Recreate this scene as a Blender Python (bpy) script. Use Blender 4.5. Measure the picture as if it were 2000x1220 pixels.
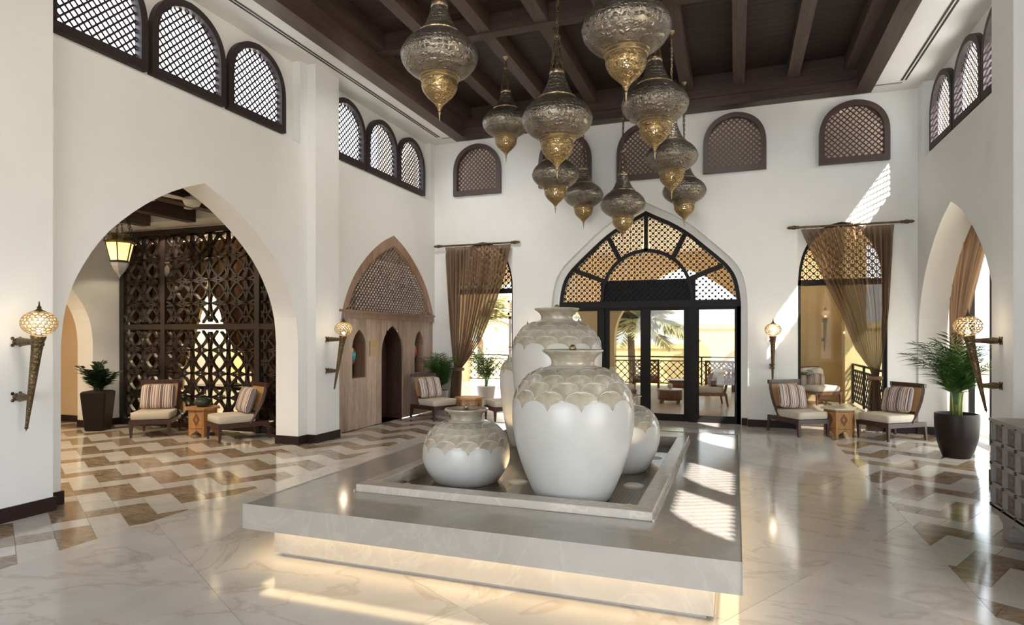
import bpy, math, random
from math import sin, cos, pi, radians, sqrt, atan2
from mathutils import Vector, Matrix
from mathutils.geometry import tessellate_polygon
random.seed(7)
scene = bpy.context.scene
COL = scene.collection
for o in list(bpy.data.objects): bpy.data.objects.remove(o)

# ------------------------------------------------------------------ camera
CAM = (0.0, 0.0, 1.6); YAW = 20.0214
cd = bpy.data.cameras.new('camera'); cam = bpy.data.objects.new('camera', cd); COL.objects.link(cam)
cam.location = CAM; cam.rotation_euler = (radians(90), 0, radians(YAW))
cd.sensor_width = 36; cd.lens = 36*1202/2000; cd.shift_y = 46/2000; cd.clip_end = 300
scene.camera = cam
# ------------------------------------------------------------------ world, sun, exposure
scene.view_settings.view_transform = 'Standard'; scene.view_settings.look = 'None'
scene.view_settings.gamma = 1; scene.view_settings.use_curve_mapping = False
scene.view_settings.exposure = 1.22
w = bpy.data.worlds.new('sky'); scene.world = w; w.use_nodes = True
bg = w.node_tree.nodes['Background']; bg.inputs[0].default_value = (.88, .95, 1.05, 1); bg.inputs[1].default_value = 3.0
def light(kind, name, loc, energy, color=(1,1,1), size=.1, size_y=None, rot=(0,0,0), spread=None, radius=None):
    l = bpy.data.lights.new(name, kind); l.energy = energy; l.color = color
    if kind == 'AREA':
        l.size = size
        if size_y: l.shape = 'RECTANGLE'; l.size_y = size_y
        if spread: l.spread = spread
    if kind in ('POINT','SPOT'): l.shadow_soft_size = radius or .05
    o = bpy.data.objects.new(name, l); COL.objects.link(o); o.location = loc; o.rotation_euler = rot
    return o
SUN_DIR = Vector((-1.0, .955, -1.46)).normalized()
sun = light('SUN', 'sun', (10, -10, 16), 12.5, (1.0, .96, .91)); sun.data.angle = radians(.53)
sun.rotation_euler = SUN_DIR.to_track_quat('-Z', 'Y').to_euler()
# fill light added behind the camera to brighten the room from the front
light('AREA', 'front_fill', (-1.6, -4.5, 1.7), 30, (.92, .97, 1.0), 5.0, 3.0, (radians(90), 0, 0))
WARM = (1.0, .74, .40)
# fill spots without fixtures, added above the beams to lift the dark walls
for x, y, tx, ty, tz, e in ((-4.7, 8.45, -4.6, 11.7, 2.2, 140), (-.4, 5.05, 2.8, 9.4, 2.6, 90), (-.4, 8.45, -1.4, 11.7, 3.2, 60), (-4.3, 7.0, -6.0, 9.8, 2.2, 120), (-1.3, 1.7, -6.0, 6.2, 3.0, 150)):
    q = (Vector((tx, ty, tz))-Vector((x, y, 6.08))).to_track_quat('-Z', 'Y').to_euler()
    l_ = light('SPOT', 'wall_fill_spot', (x, y, 6.08), e, (1.0, .96, .90), rot=q, radius=.35); l_.data.spot_size = radians(95); l_.data.spot_blend = 1.0
scene.cycles.max_bounces = 10; scene.cycles.diffuse_bounces = 5; scene.cycles.glossy_bounces = 4
scene.cycles.transparent_max_bounces = 16; scene.cycles.sample_clamp_indirect = 6; scene.cycles.caustics_reflective = False
scene.cycles.caustics_refractive = False; scene.cycles.blur_glossy = 1.0

# ------------------------------------------------------------------ materials
def lin(c):
    return tuple(((x/255)/12.92 if x/255 <= .04045 else ((x/255+.055)/1.055)**2.4) for x in c) + (1,)
class NT:
    def __init__(s, name):
        s.m = bpy.data.materials.new(name); s.m.use_nodes = True
        s.t = s.m.node_tree; s.n = s.t.nodes; s.p = s.n['Principled BSDF']; s.out = s.n['Material Output']
    def add(s, kind, ins=None, **props):
        nd = s.n.new('ShaderNode'+kind)
        for k, v in props.items(): setattr(nd, k, v)
        for k, v in (ins or {}).items():
            if hasattr(v, 'is_linked') or isinstance(v, bpy.types.NodeSocket): s.t.links.new(v, nd.inputs[k])
            else: nd.inputs[k].default_value = v
        return nd
    def link(s, a, b): s.t.links.new(a, b)
    def ramp(s, fac, stops, interp='LINEAR'):
        r = s.add('ValToRGB', {0: fac}); e = r.color_ramp; e.interpolation = interp
        while len(e.elements) > 1: e.elements.remove(e.elements[-1])
        e.elements[0].position = stops[0][0]; e.elements[0].color = stops[0][1]
        for p, c in stops[1:]:
            k = e.elements.new(p); k.color = c
        return r.outputs[0]
    def coord(s, which='Object', scale=(1,1,1), rot=(0,0,0), vary=False):
        tc = s.add('TexCoord'); src = tc.outputs[which]
        mp = s.add('Mapping', {0: src, 'Scale': scale, 'Rotation': rot})
        if vary:
            oi = s.add('ObjectInfo'); mu = s.add('Math', {0: oi.outputs['Random'], 1: 37.0}, operation='MULTIPLY')
            cb = s.add('CombineXYZ', {0: mu.outputs[0], 1: mu.outputs[0], 2: mu.outputs[0]})
            s.link(cb.outputs[0], mp.inputs['Location'])
        return mp.outputs[0]
    def noise(s, vec, scale, detail=4, rough=.55, dist=0):
        return s.add('TexNoise', {'Vector': vec, 'Scale': scale, 'Detail': detail, 'Roughness': rough, 'Distortion': dist}).outputs[0]
    def bump(s, h, strength=.3, dist=.01):
        b = s.add('Bump', {'Height': h, 'Strength': strength, 'Distance': dist}); s.link(b.outputs[0], s.p.inputs['Normal'])
    def set(s, **k):
        for a, v in k.items():
            nm = {'color': 'Base Color', 'rough': 'Roughness', 'metal': 'Metallic', 'spec': 'Specular IOR Level', 'coat': 'Coat Weight',
                  'coatr': 'Coat Roughness', 'ecol': 'Emission Color', 'emit': 'Emission Strength', 'ior': 'IOR', 'sheen': 'Sheen Weight', 'trans': 'Transmission Weight', 'alpha': 'Alpha'}[a]
            if isinstance(v, bpy.types.NodeSocket): s.link(v, s.p.inputs[nm])
            else: s.p.inputs[nm].default_value = v
        return s
M = {}
def plain(name, rgb, rough=.5, metal=0, var=0.0, nscale=8, bump=0, **k):
    t = NT(name); c = lin(rgb)
    if var or bump:
        n = t.noise(t.coord(), nscale)
        if var:
            a = tuple(x*(1-var) for x in c[:3])+(1,); b = tuple(min(1, x*(1+var)) for x in c[:3])+(1,)
            t.set(color=t.ramp(n, [(.3, a), (.7, b)]))
        else: t.set(color=c)
        if bump: t.bump(n, bump)
    else: t.set(color=c)
    t.set(rough=rough, metal=metal, **k); M[name] = t.m; return t.m
def wood(name, dark, light_, rough=.45, axis=0, scale=9, streak=14, bump=.15, spec=.5):
    t = NT(name); sc = [1, 1, 1]
    for i in range(3):
        if i != axis: sc[i] = streak
    v = t.coord('Object', tuple(sc), vary=True)
    n = t.noise(v, scale*.16, 6, .62, .6)
    n2 = t.noise(v, scale*.9, 3, .6)
    mx = t.add('Math', {0: n, 1: n2}, operation='ADD'); hf = t.add('Math', {0: mx.outputs[0], 1: .5}, operation='MULTIPLY')
    col = t.ramp(hf.outputs[0], [(.34, lin(dark)), (.66, lin(light_))])
    oi = t.add('ObjectInfo'); mr = t.add('MapRange', {0: oi.outputs['Random'], 3: .8, 4: 1.18})
    h = t.add('HueSaturation', {'Value': mr.outputs[0], 'Color': col})
    t.set(color=h.outputs[0], rough=rough, spec=spec); t.bump(hf.outputs[0], bump, .004); M[name] = t.m; return t.m
def marble(name, base, tint, vein, rough=.09, scale=1.6, veinw=.5, vary=True, stretch=(1,1,1), rot=(0,0,0)):
    t = NT(name); v = t.coord('Object', stretch, rot, vary=vary)
    n = t.noise(v, scale, 7, .6, 1.4)
    c1 = t.ramp(n, [(.3, lin(base)), (.72, lin(tint))])
    n2 = t.noise(v, scale*.8, 8, .55, 2.2)
    ab = t.add('Math', {0: n2, 1: .5}, operation='SUBTRACT'); ab2 = t.add('Math', {0: ab.outputs[0]}, operation='ABSOLUTE')
    vm = t.ramp(ab2.outputs[0], [(0, (veinw, veinw, veinw, 1)), (.028, (0, 0, 0, 1))])
    mx = t.add('MixRGB', {0: vm, 1: c1, 2: lin(vein)})
    oi = t.add('ObjectInfo'); mr = t.add('MapRange', {0: oi.outputs['Random'], 3: .90, 4: 1.07})
    h = t.add('HueSaturation', {'Value': mr.outputs[0], 'Color': mx.outputs[0]})
    t.set(color=h.outputs[0], rough=rough, spec=.6); M[name] = t.m; return t.m
plain('plaster', (228, 227, 223), .65, var=.015, nscale=3, bump=.02)
plain('ceiling_white', (228, 226, 221), .7)
plain('tan_plaster', (196, 172, 140), .7, var=.04, nscale=2)
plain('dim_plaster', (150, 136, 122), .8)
plain('drape_dark', (96, 70, 50), .85, var=.35, nscale=30)
plain('bead_glint', (176, 158, 146), .15, spec=.8)  # beads made paler so their colour carries the highlights
plain('baseboard_brown', (46, 33, 31), .5, var=.1, spec=.2)
plain('frame_dark', (52, 42, 42), .5, var=.1, nscale=20, spec=.3)
plain('frame_brown', (74, 56, 52), .45, var=.1, nscale=20)
plain('door_black', (30, 26, 24), .5, spec=.2)
plain('black', (16, 15, 15), .5)
plain('grout', (150, 140, 126), .6)
wood('ceiling_plank', (26, 18, 16), (64, 44, 37), .5, 0, 9, 16, .3)
wood('ceiling_beam', (50, 38, 34), (94, 76, 67), .5, 1, 9, 16, .25)
wood('ceiling_beam_x', (38, 27, 24), (74, 56, 48), .5, 0, 9, 16, .25)
wood('wall_panel', (140, 116, 100), (188, 164, 144), .33, 2, 6, 9, .05)
wood('arch_wood', (116, 88, 70), (158, 126, 104), .3, 2, 6, 9, .05)
wood('lattice_wood', (128, 106, 92), (176, 152, 136), .25, 2, 6, 6, .05)
wood('dark_wood', (44, 30, 25), (76, 52, 42), .35, 2, 8, 10, .1)
wood('table_wood', (150, 102, 58), (196, 146, 92), .4, 2, 8, 8, .15)
wood('porch_wood', (96, 58, 40), (138, 90, 66), .4, 2, 8, 8, .1)
plain('screen_dark', (40, 31, 27), .38, var=.15, nscale=10)
marble('tile_dark', (134, 114, 92), (172, 150, 124), (92, 74, 56), .10, 2.6, .55, True, (1, 3.2, 1), (0, 0, radians(30)))
marble('tile_light', (200, 194, 185), (214, 208, 200), (190, 172, 152), .10, 1.6, .3)
marble('marble_floor', (192, 187, 180), (210, 205, 199), (168, 148, 130), .11, .8, .42)
marble('marble_slab', (158, 152, 143), (172, 166, 157), (182, 176, 167), .12, 1.5, .35, False)
marble('marble_curb', (168, 161, 150), (184, 177, 166), (202, 196, 186), .16, 1.8, .5)
plain('chair_frame', (66, 42, 36), .35, var=.15, nscale=12)
plain('cane', (178, 138, 92), .6, var=.08, nscale=60)
plain('cream_fabric', (196, 186, 168), .85, var=.03, nscale=40, bump=.1)
plain('white_fabric', (226, 222, 212), .85)
plain('pot_brown', (30, 22, 20), .42, spec=.25)
plain('pot_grey', (140, 134, 130), .5)
plain('steel', (170, 168, 162), .25, 1.0)
plain('green_glaze', (42, 52, 44), .2, var=.3, nscale=12)
plain('soil', (40, 30, 22), .9)
plain('leaf_palm', (62, 92, 38), .45, var=.3, nscale=4)
plain('leaf_dark', (34, 58, 30), .35, var=.25, nscale=6)
plain('leaf_pale', (168, 164, 122), .6, var=.3, nscale=2)
plain('stem_green', (112, 128, 58), .5)
plain('trunk', (128, 106, 82), .8, var=.3, nscale=8)
plain('yellow_wall', (226, 208, 156), .75, var=.02, nscale=2)
plain('ochre_wall', (204, 176, 128), .75, var=.02, nscale=2)
plain('pale_wall', (214, 196, 174), .75)
plain('porch_floor', (196, 182, 166), .25, var=.03, nscale=1)
plain('fan_white', (225, 222, 214), .4)
plain('marble_top', (205, 198, 186), .15)
plain('chest_grey', (136, 131, 126), .42, .25, var=.12, nscale=10)
plain('chest_panel', (104, 88, 78), .55, var=.25, nscale=45, bump=.8)
plain('stud', (58, 54, 52), .3, .7)
plain('brass_plate', (150, 132, 100), .3, .8)
plain('teal_glass', (60, 150, 160), .15)
plain('red_glass', (190, 60, 45), .2)
plain('lens_white', (225, 222, 212), .3)
plain('cloth_brown', (120, 92, 66), .8, var=.2, nscale=6)
plain('sand', (214, 198, 170), .9)
def emis(name, rgb, strength):
    t = NT(name); t.set(color=lin(rgb), ecol=lin(rgb), emit=strength); M[name] = t.m
emis('bulb', (255, 226, 180), 7)
emis('lamp_bulb', (255, 232, 196), 4)
emis('downlight_glow', (255, 226, 180), 14)
emis('lamp_glass', (255, 214, 132), .62)
emis('led_strip', (255, 214, 140), 5)
def brass(name, rgb, rgb2, rough, holes=0.0, hscale=60, bump=.5, bscale=26):
    t = NT(name); v = t.coord('Object')
    n = t.noise(v, 7, 5, .65, .4)
    vo = t.add('TexVoronoi', {'Vector': v, 'Scale': bscale}, feature='DISTANCE_TO_EDGE')
    wv = t.add('TexWave', {'Vector': v, 'Scale': 7.0, 'Distortion': 6.0, 'Detail': 3.0, 'Detail Scale': 2.5}, bands_direction='Z')
    ad = t.add('Math', {0: vo.outputs[0], 1: wv.outputs[1]}, operation='MULTIPLY')
    t.set(color=t.ramp(n, [(.3, lin(rgb)), (.7, lin(rgb2))]), rough=rough, metal=.82)
    t.bump(ad.outputs[0], bump, .03)
    if holes:
        v2 = t.add('TexVoronoi', {'Vector': v, 'Scale': hscale}, feature='F1')
        msk = t.add('Math', {0: v2.outputs[0], 1: holes}, operation='LESS_THAN')
        tr = t.add('BsdfTransparent'); mx = t.add('MixShader', {0: msk.outputs[0], 1: t.p.outputs[0], 2: tr.outputs[0]})
        t.link(mx.outputs[0], t.out.inputs[0])
    M[name] = t.m
brass('brass_body', (104, 98, 90), (156, 146, 130), .36, .15, 75, .8, 24)
brass('brass_bowl', (132, 112, 78), (176, 150, 106), .33, .28, 60, .6, 40)
brass('brass_plain', (140, 122, 94), (176, 156, 124), .28, 0, 1, .15)
brass('bronze', (84, 68, 48), (120, 100, 72), .36, 0, 1, .6, 40)
brass('globe_pierced', (206, 186, 152), (232, 216, 188), .5, .36, 95, .2)
def jar_white():
    t = NT('jar_white'); n = t.noise(t.coord(), 2.2, 4)
    t.set(color=t.ramp(n, [(.35, lin((182, 182, 178))), (.65, lin((192, 191, 187)))]), rough=.30, spec=.4, coat=.12, coatr=.12); M['jar_white'] = t.m
    t = NT('jar_glaze'); v = t.coord(); n = t.noise(v, 9, 4, .6, .8)
    t.set(color=t.ramp(n, [(.3, lin((142, 132, 112))), (.55, lin((166, 157, 138))), (.78, lin((188, 182, 168)))]), rough=.18, spec=.55, coat=.4, coatr=.08)
    t.bump(t.noise(v, 16, 3), .25, .01); M['jar_glaze'] = t.m
    plain('jar_edge', (206, 202, 192), .16)
jar_white()
plain('globe_brass', (188, 164, 124), .4, .35)
def glass(name, tint=(1, 1, 1, 1), refl=1.0):
    t = NT(name); t.n.remove(t.p)
    lw = t.add('LayerWeight', {0: .5}); pw = t.add('Math', {0: lw.outputs['Facing'], 1: 5.0}, operation='POWER'); fm = t.add('Math', {0: pw.outputs[0], 1: .8*refl, 2: .035}, operation='MULTIPLY_ADD')
    tr = t.add('BsdfTransparent', {0: tint}); gl = t.add('BsdfGlossy', {'Roughness': .02})
    mx = t.add('MixShader', {0: fm.outputs[0], 1: tr.outputs[0], 2: gl.outputs[0]}); t.link(mx.outputs[0], t.out.inputs[0]); M[name] = t.m
glass('glass', (.90, .92, .91, 1)); glass('dimming_glass', (.44, .44, .42, 1)); glass('water', (.9, .9, .86, 1), 1.0)  # door glass tint added to dim the bright view outside
def curtain_mat():
    t = NT('curtain'); t.n.remove(t.p)
    uv = t.coord('UV', (1, 1, 1)); sx = t.add('SeparateXYZ', {0: uv})
    nz = t.noise(t.coord('UV', (90, .6, 1)), 1.0, 3, .7)
    st = t.ramp(nz, [(.30, lin((88, 66, 52))), (.45, lin((134, 108, 88))), (.58, lin((170, 144, 120))), (.72, lin((106, 82, 64)))])
    d = t.add('BsdfDiffuse', {0: st}); tl = t.add('BsdfTranslucent', {0: st}); tr = t.add('BsdfTransparent', {0: (.95, .9, .84, 1)})
    m1 = t.add('MixShader', {0: .34, 1: d.outputs[0], 2: tl.outputs[0]})
    m2 = t.add('MixShader', {0: .16, 1: m1.outputs[0], 2: tr.outputs[0]}); t.link(m2.outputs[0], t.out.inputs[0]); M['curtain'] = t.m
curtain_mat()
def stripe_mat():
    t = NT('stripe_fabric'); v = t.coord('Object', (1, 1, 1)); sx = t.add('SeparateXYZ', {0: v})
    mu = t.add('Math', {0: sx.outputs[0], 1: 5.6}, operation='MULTIPLY'); ad = t.add('Math', {0: mu.outputs[0], 1: 20.13}, operation='ADD')
    fr = t.add('Math', {0: ad.outputs[0]}, operation='FRACT')
    cr, rd, dk, gy, pk = (204, 190, 178), (96, 38, 42), (44, 38, 46), (118, 108, 110), (176, 132, 122)
    seq = [cr, gy, cr, rd, pk, cr, dk, gy, dk, cr, pk, rd, cr, cr, gy, cr]
    wd = [.10, .05, .06, .045, .05, .08, .05, .10, .05, .07, .05, .045, .06, .08, .06, .05]
    p = 0; stops = []
    for c, d in zip(seq, wd): stops.append((p, lin(c))); p += d
    cs = t.ramp(fr.outputs[0], stops, 'CONSTANT')
    ck = t.add('TexChecker', {'Vector': v, 'Scale': 90.0, 'Color1': (.9, .9, .9, 1), 'Color2': (1.1, 1.1, 1.1, 1)})
    mx = t.add('MixRGB', {0: 1.0, 1: cs, 2: ck.outputs[0]}, blend_type='MULTIPLY')
    t.set(color=mx.outputs[0], rough=.9); M['stripe_fabric'] = t.m
stripe_mat()
def mosaic_mat():
    t = NT('mosaic'); v = t.coord('Object')
    b = t.add('TexBrick', {'Vector': v, 'Color1': lin((78, 58, 44)), 'Color2': lin((104, 80, 62)), 'Mortar': lin((150, 136, 116)), 'Scale': 1.0, 'Mortar Size': .0025, 'Brick Width': .03, 'Row Height': .03}, offset=0)
    t.set(color=b.outputs[0], rough=.2); M['mosaic'] = t.m
mosaic_mat()

# ------------------------------------------------------------------ mesh helpers
class MB:
    def __init__(s): s.v = []; s.f = []; s.uv = None
    def box(s, x0, x1, y0, y1, z0, z1):
        b = len(s.v); s.v += [(x, y, z) for z in (z0, z1) for x, y in ((x0, y0), (x1, y0), (x1, y1), (x0, y1))]
        s.f += [tuple(b+i for i in q) for q in ((3, 2, 1, 0), (4, 5, 6, 7), (0, 1, 5, 4), (1, 2, 6, 5), (2, 3, 7, 6), (3, 0, 4, 7))]; return s
    def hexa(s, pts):
        b = len(s.v); s.v += [tuple(p) for p in pts]
        s.f += [tuple(b+i for i in q) for q in ((3, 2, 1, 0), (4, 5, 6, 7), (0, 1, 5, 4), (1, 2, 6, 5), (2, 3, 7, 6), (3, 0, 4, 7))]; return s
    def bar(s, p, q, wd, ht, up=(0, 0, 1), wd2=None, ht2=None):
        p, q = Vector(p), Vector(q); d = (q-p).normalized(); u = Vector(up)
        if abs(d.dot(u)) > .98: u = Vector((1, 0, 0)) if abs(d.x) < .9 else Vector((0, 1, 0))
        r = d.cross(u).normalized(); u = r.cross(d)
        w2 = wd if wd2 is None else wd2; h2 = ht if ht2 is None else ht2
        return s.hexa([p-r*wd/2-u*ht/2, p+r*wd/2-u*ht/2, p+r*wd/2+u*ht/2, p-r*wd/2+u*ht/2, q-r*w2/2-u*h2/2, q+r*w2/2-u*h2/2, q+r*w2/2+u*h2/2, q-r*w2/2+u*h2/2])
    def lathe(s, prof, n=32, c=(0, 0, 0), sx=1, sy=1):
        b = len(s.v)
        for r, z in prof:
            for i in range(n):
                a = 2*pi*i/n; s.v.append((c[0]+r*cos(a)*sx, c[1]+r*sin(a)*sy, c[2]+z))
        for k in range(len(prof)-1):
            for i in range(n):
                j = (i+1) % n; s.f.append((b+k*n+i, b+k*n+j, b+(k+1)*n+j, b+(k+1)*n+i))
        if prof[0][0] > 1e-4: s.f.append(tuple(b+i for i in range(n-1, -1, -1)))
        if prof[-1][0] > 1e-4: s.f.append(tuple(b+(len(prof)-1)*n+i for i in range(n)))
        return s
    def tube(s, path, r, n=8, closed=False):
        P = [Vector(p) for p in path]; b = len(s.v); m = len(P)
        rs = r if isinstance(r, (list, tuple)) else [r]*m
        u = None
        for k in range(m):
            d = (P[(k+1) % m]-P[k-1]) if closed else (P[min(k+1, m-1)]-P[max(k-1, 0)])
            d.normalize()
            if u is None:
                u = Vector((0, 0, 1)) if abs(d.z) < .9 else Vector((1, 0, 0))
            u = (u-d*u.dot(d))
            if u.length < 1e-4: u = d.orthogonal()
            u.normalize(); w_ = d.cross(u)
            for i in range(n):
                a = 2*pi*i/n; s.v.append(tuple(P[k]+(u*cos(a)+w_*sin(a))*rs[k]))
        for k in range(m if closed else m-1):
            k2 = (k+1) % m
            for i in range(n):
                j = (i+1) % n; s.f.append((b+k*n+i, b+k*n+j, b+k2*n+j, b+k2*n+i))
        if not closed:
            s.f.append(tuple(b+i for i in range(n-1, -1, -1))); s.f.append(tuple(b+(m-1)*n+i for i in range(n)))
        return s
    def prism(s, loops, fn, d0, d1):
        b = len(s.v); L = [[Vector((p[0], p[1], 0)) for p in lp] for lp in loops]
        flat = [p for lp in L for p in lp]; N = len(flat)
        s.v += [tuple(fn(p.x, p.y, d0)) for p in flat]+[tuple(fn(p.x, p.y, d1)) for p in flat]
        for t in tessellate_polygon(L):
            s.f.append(tuple(b+i for i in t)); s.f.append(tuple(b+N+i for i in reversed(t)))
        o = 0
        for lp in L:
            m = len(lp)
            for i in range(m):
                j = (i+1) % m; s.f.append((b+o+i, b+o+j, b+N+o+j, b+N+o+i))
            o += m
        return s
    def grid(s, rows, uv=False):
        b = len(s.v); n = len(rows[0])
        for r in rows: s.v += [tuple(p) for p in r]
        for k in range(len(rows)-1):
            for i in range(n-1): s.f.append((b+k*n+i, b+k*n+i+1, b+(k+1)*n+i+1, b+(k+1)*n+i))
        if uv: s.uv = [(i/(n-1), k/(len(rows)-1)) for k in range(len(rows)) for i in range(n)]
        return s
    def superq(s, c, size, e1=.25, e2=.25, nu=20, nv=10, M4=None):
        def sp(x, e): return math.copysign(abs(x)**e, x)
        b = len(s.v)
        for k in range(nv+1):
            ph = -pi/2+pi*k/nv
            for i in range(nu):
                th = 2*pi*i/nu
                p = Vector((sp(cos(ph), e1)*sp(cos(th), e2)*size[0]/2, sp(cos(ph), e1)*sp(sin(th), e2)*size[1]/2, sp(sin(ph), e1)*size[2]/2))
                if M4: p = M4 @ p
                s.v.append((p.x+c[0], p.y+c[1], p.z+c[2]))
        for k in range(nv):
            for i in range(nu):
                j = (i+1) % nu; s.f.append((b+k*nu+i, b+k*nu+j, b+(k+1)*nu+j, b+(k+1)*nu+i))
        return s
    def mesh(s, name, m, smooth=0):
        me = bpy.data.meshes.new(name); me.from_pydata(s.v, [], s.f); 
        if m: me.materials.append(M[m] if isinstance(m, str) else m)
        if s.uv:
            ul = me.uv_layers.new(); 
            for lp in me.loops: ul.data[lp.index].uv = s.uv[lp.vertex_index]
        if smooth:
            me.polygons.foreach_set('use_smooth', [True]*len(me.polygons))
            if smooth is not True and smooth > 1: me.set_sharp_from_angle(angle=radians(smooth))
        me.update(); return me
    def build(s, name, m, parent=None, smooth=0, loc=None):
        return link(name, s.mesh(name, m, smooth), parent, loc)
def link(name, me, parent=None, loc=None, rot=None):
    o = bpy.data.objects.new(name, me); COL.objects.link(o)
    if parent: o.parent = parent
    if loc: o.location = loc
    if rot: o.rotation_euler = rot
    return o
def tag(o, label=None, cat=None, group=None, kind=None):
    if label: o['label'] = label
    if cat: o['category'] = cat
    if group: o['group'] = group
    if kind: o['kind'] = kind
    return o
def thing(name, label, cat, loc=(0, 0, 0), rz=0, group=None, kind=None):
    o = bpy.data.objects.new(name, None); COL.objects.link(o); o.location = loc; o.rotation_euler = (0, 0, rz)
    o.empty_display_size = .1
    return tag(o, label, cat, group, kind)
def dup(root, loc, rz=0, label=None, group=None):
    r = root.copy(); COL.objects.link(r); r.location = loc; r.rotation_euler = (0, 0, rz)
    if label: r['label'] = label
    if group: r['group'] = group
    for ch in list(root.children):
        c = ch.copy(); COL.objects.link(c); c.parent = r
        for g in list(ch.children):
            d = g.copy(); COL.objects.link(d); d.parent = c
    return r
KEEL = [(1, 0), (.985, .154), (.94, .297), (.86, .436), (.75, .574), (.6, .70), (.42, .82), (.22, .923), (0, 1)]
ROUND = [(1, 0), (.99, .17), (.96, .33), (.90, .49), (.80, .645), (.66, .78), (.49, .885), (.30, .955), (.14, .985), (0, 1)]
DOORP = [(1, 0), (.985, .14), (.95, .275), (.88, .385), (.79, .47), (.64, .60), (.47, .745), (.30, .855), (.14, .93), (0, 1)]
def smoothprof(pr, k=2):
    for _ in range(k):
        q = [pr[0]]
        for a, b in zip(pr, pr[1:]):
            q += [(a[0]*.75+b[0]*.25, a[1]*.75+b[1]*.25), (a[0]*.25+b[0]*.75, a[1]*.25+b[1]*.75)]
        q.append(pr[-1]); pr = q
    return pr
def arch(c, hw, zs, za, pr=KEEL):
    pr = smoothprof(pr, 1)
    L = [(c-hw*x, zs+(za-zs)*z) for x, z in pr]; R = [(c+hw*x, zs+(za-zs)*z) for x, z in reversed(pr[:-1])]
    return L+R
def clip_line(poly, p, d):
    ts = []; n = len(poly)
    for i in range(n):
        a, b = poly[i], poly[(i+1) % n]; ex, ey = b[0]-a[0], b[1]-a[1]
        den = d[0]*ey-d[1]*ex
        if abs(den) < 1e-9: continue
        t = ((a[0]-p[0])*ey-(a[1]-p[1])*ex)/den; u = ((a[0]-p[0])*d[1]-(a[1]-p[1])*d[0])/den
        if 0 <= u < 1: ts.append(t)
    ts.sort(); return [(ts[i], ts[i+1]) for i in range(0, len(ts)-1, 2) if ts[i+1]-ts[i] > .004]
def lattice(mb, poly, fn, pitch, bw, d0, d1, d2, ang=45, nodes=0, nd=None, angs=None, node_alt=False):
    cx_ = sum(p[0] for p in poly)/len(poly); cy_ = sum(p[1] for p in poly)/len(poly)
    R = max(math.hypot(p[0]-cx_, p[1]-cy_) for p in poly)+pitch; N = int(R/pitch)+1
    for li, (A, da, db) in enumerate(angs or [(ang, d0, d1), (-ang, d1-.004, d2)]):
        d = (cos(radians(A)), sin(radians(A))); nrm = (-d[1], d[0])
        for k in range(-N, N+1):
            p = (cx_+nrm[0]*pitch*k, cy_+nrm[1]*pitch*k)
            for t0, t1 in clip_line(poly, p, d):
                a = (p[0]+d[0]*t0, p[1]+d[1]*t0); b = (p[0]+d[0]*t1, p[1]+d[1]*t1); hx, hy = nrm[0]*bw/2, nrm[1]*bw/2
                q = [(a[0]-hx, a[1]-hy), (b[0]-hx, b[1]-hy), (b[0]+hx, b[1]+hy), (a[0]+hx, a[1]+hy)]
                mb.hexa([fn(x, y, da) for x, y in q]+[fn(x, y, db) for x, y in q])
    if nodes:
        e1 = (cos(radians(ang)), sin(radians(ang))); e2 = (cos(radians(-ang)), sin(radians(-ang)))
        n1 = (-e1[1], e1[0]); n2 = (-e2[1], e2[0])
        det = n1[0]*n2[1]-n1[1]*n2[0]
        for i in range(-N, N+1):
            for j in range(-N, N+1):
                if node_alt and (i+j) % 2: continue
                a_, b_ = pitch*i, pitch*j
                x = (a_*n2[1]-b_*n1[1])/det; y = (n1[0]*b_-n2[0]*a_)/det
                if inside(poly, cx_+x, cy_+y):
                    h = nodes/2; q = [(cx_+x-h, cy_+y-h), (cx_+x+h, cy_+y-h), (cx_+x+h, cy_+y+h), (cx_+x-h, cy_+y+h)]
                    z0, z1 = nd
                    if node_alt is None: pass
                    mb.hexa([fn(*p_, z0) for p_ in q]+[fn(*p_, z1) for p_ in q])
def inside(poly, x, y):
    r = False; n = len(poly)
    for i in range(n):
        a, b = poly[i], poly[(i+1) % n]
        if (a[1] > y) != (b[1] > y) and x < (b[0]-a[0])*(y-a[1])/(b[1]-a[1])+a[0]: r = not r
    return r
FX = lambda X, sgn=1: (lambda a, b, d: (X+sgn*d, a, b))     # wall in plane x=X: a=y, b=z
FY = lambda Y, sgn=1: (lambda a, b, d: (a, Y+sgn*d, b))     # wall in plane y=Y: a=x, b=z
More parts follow.
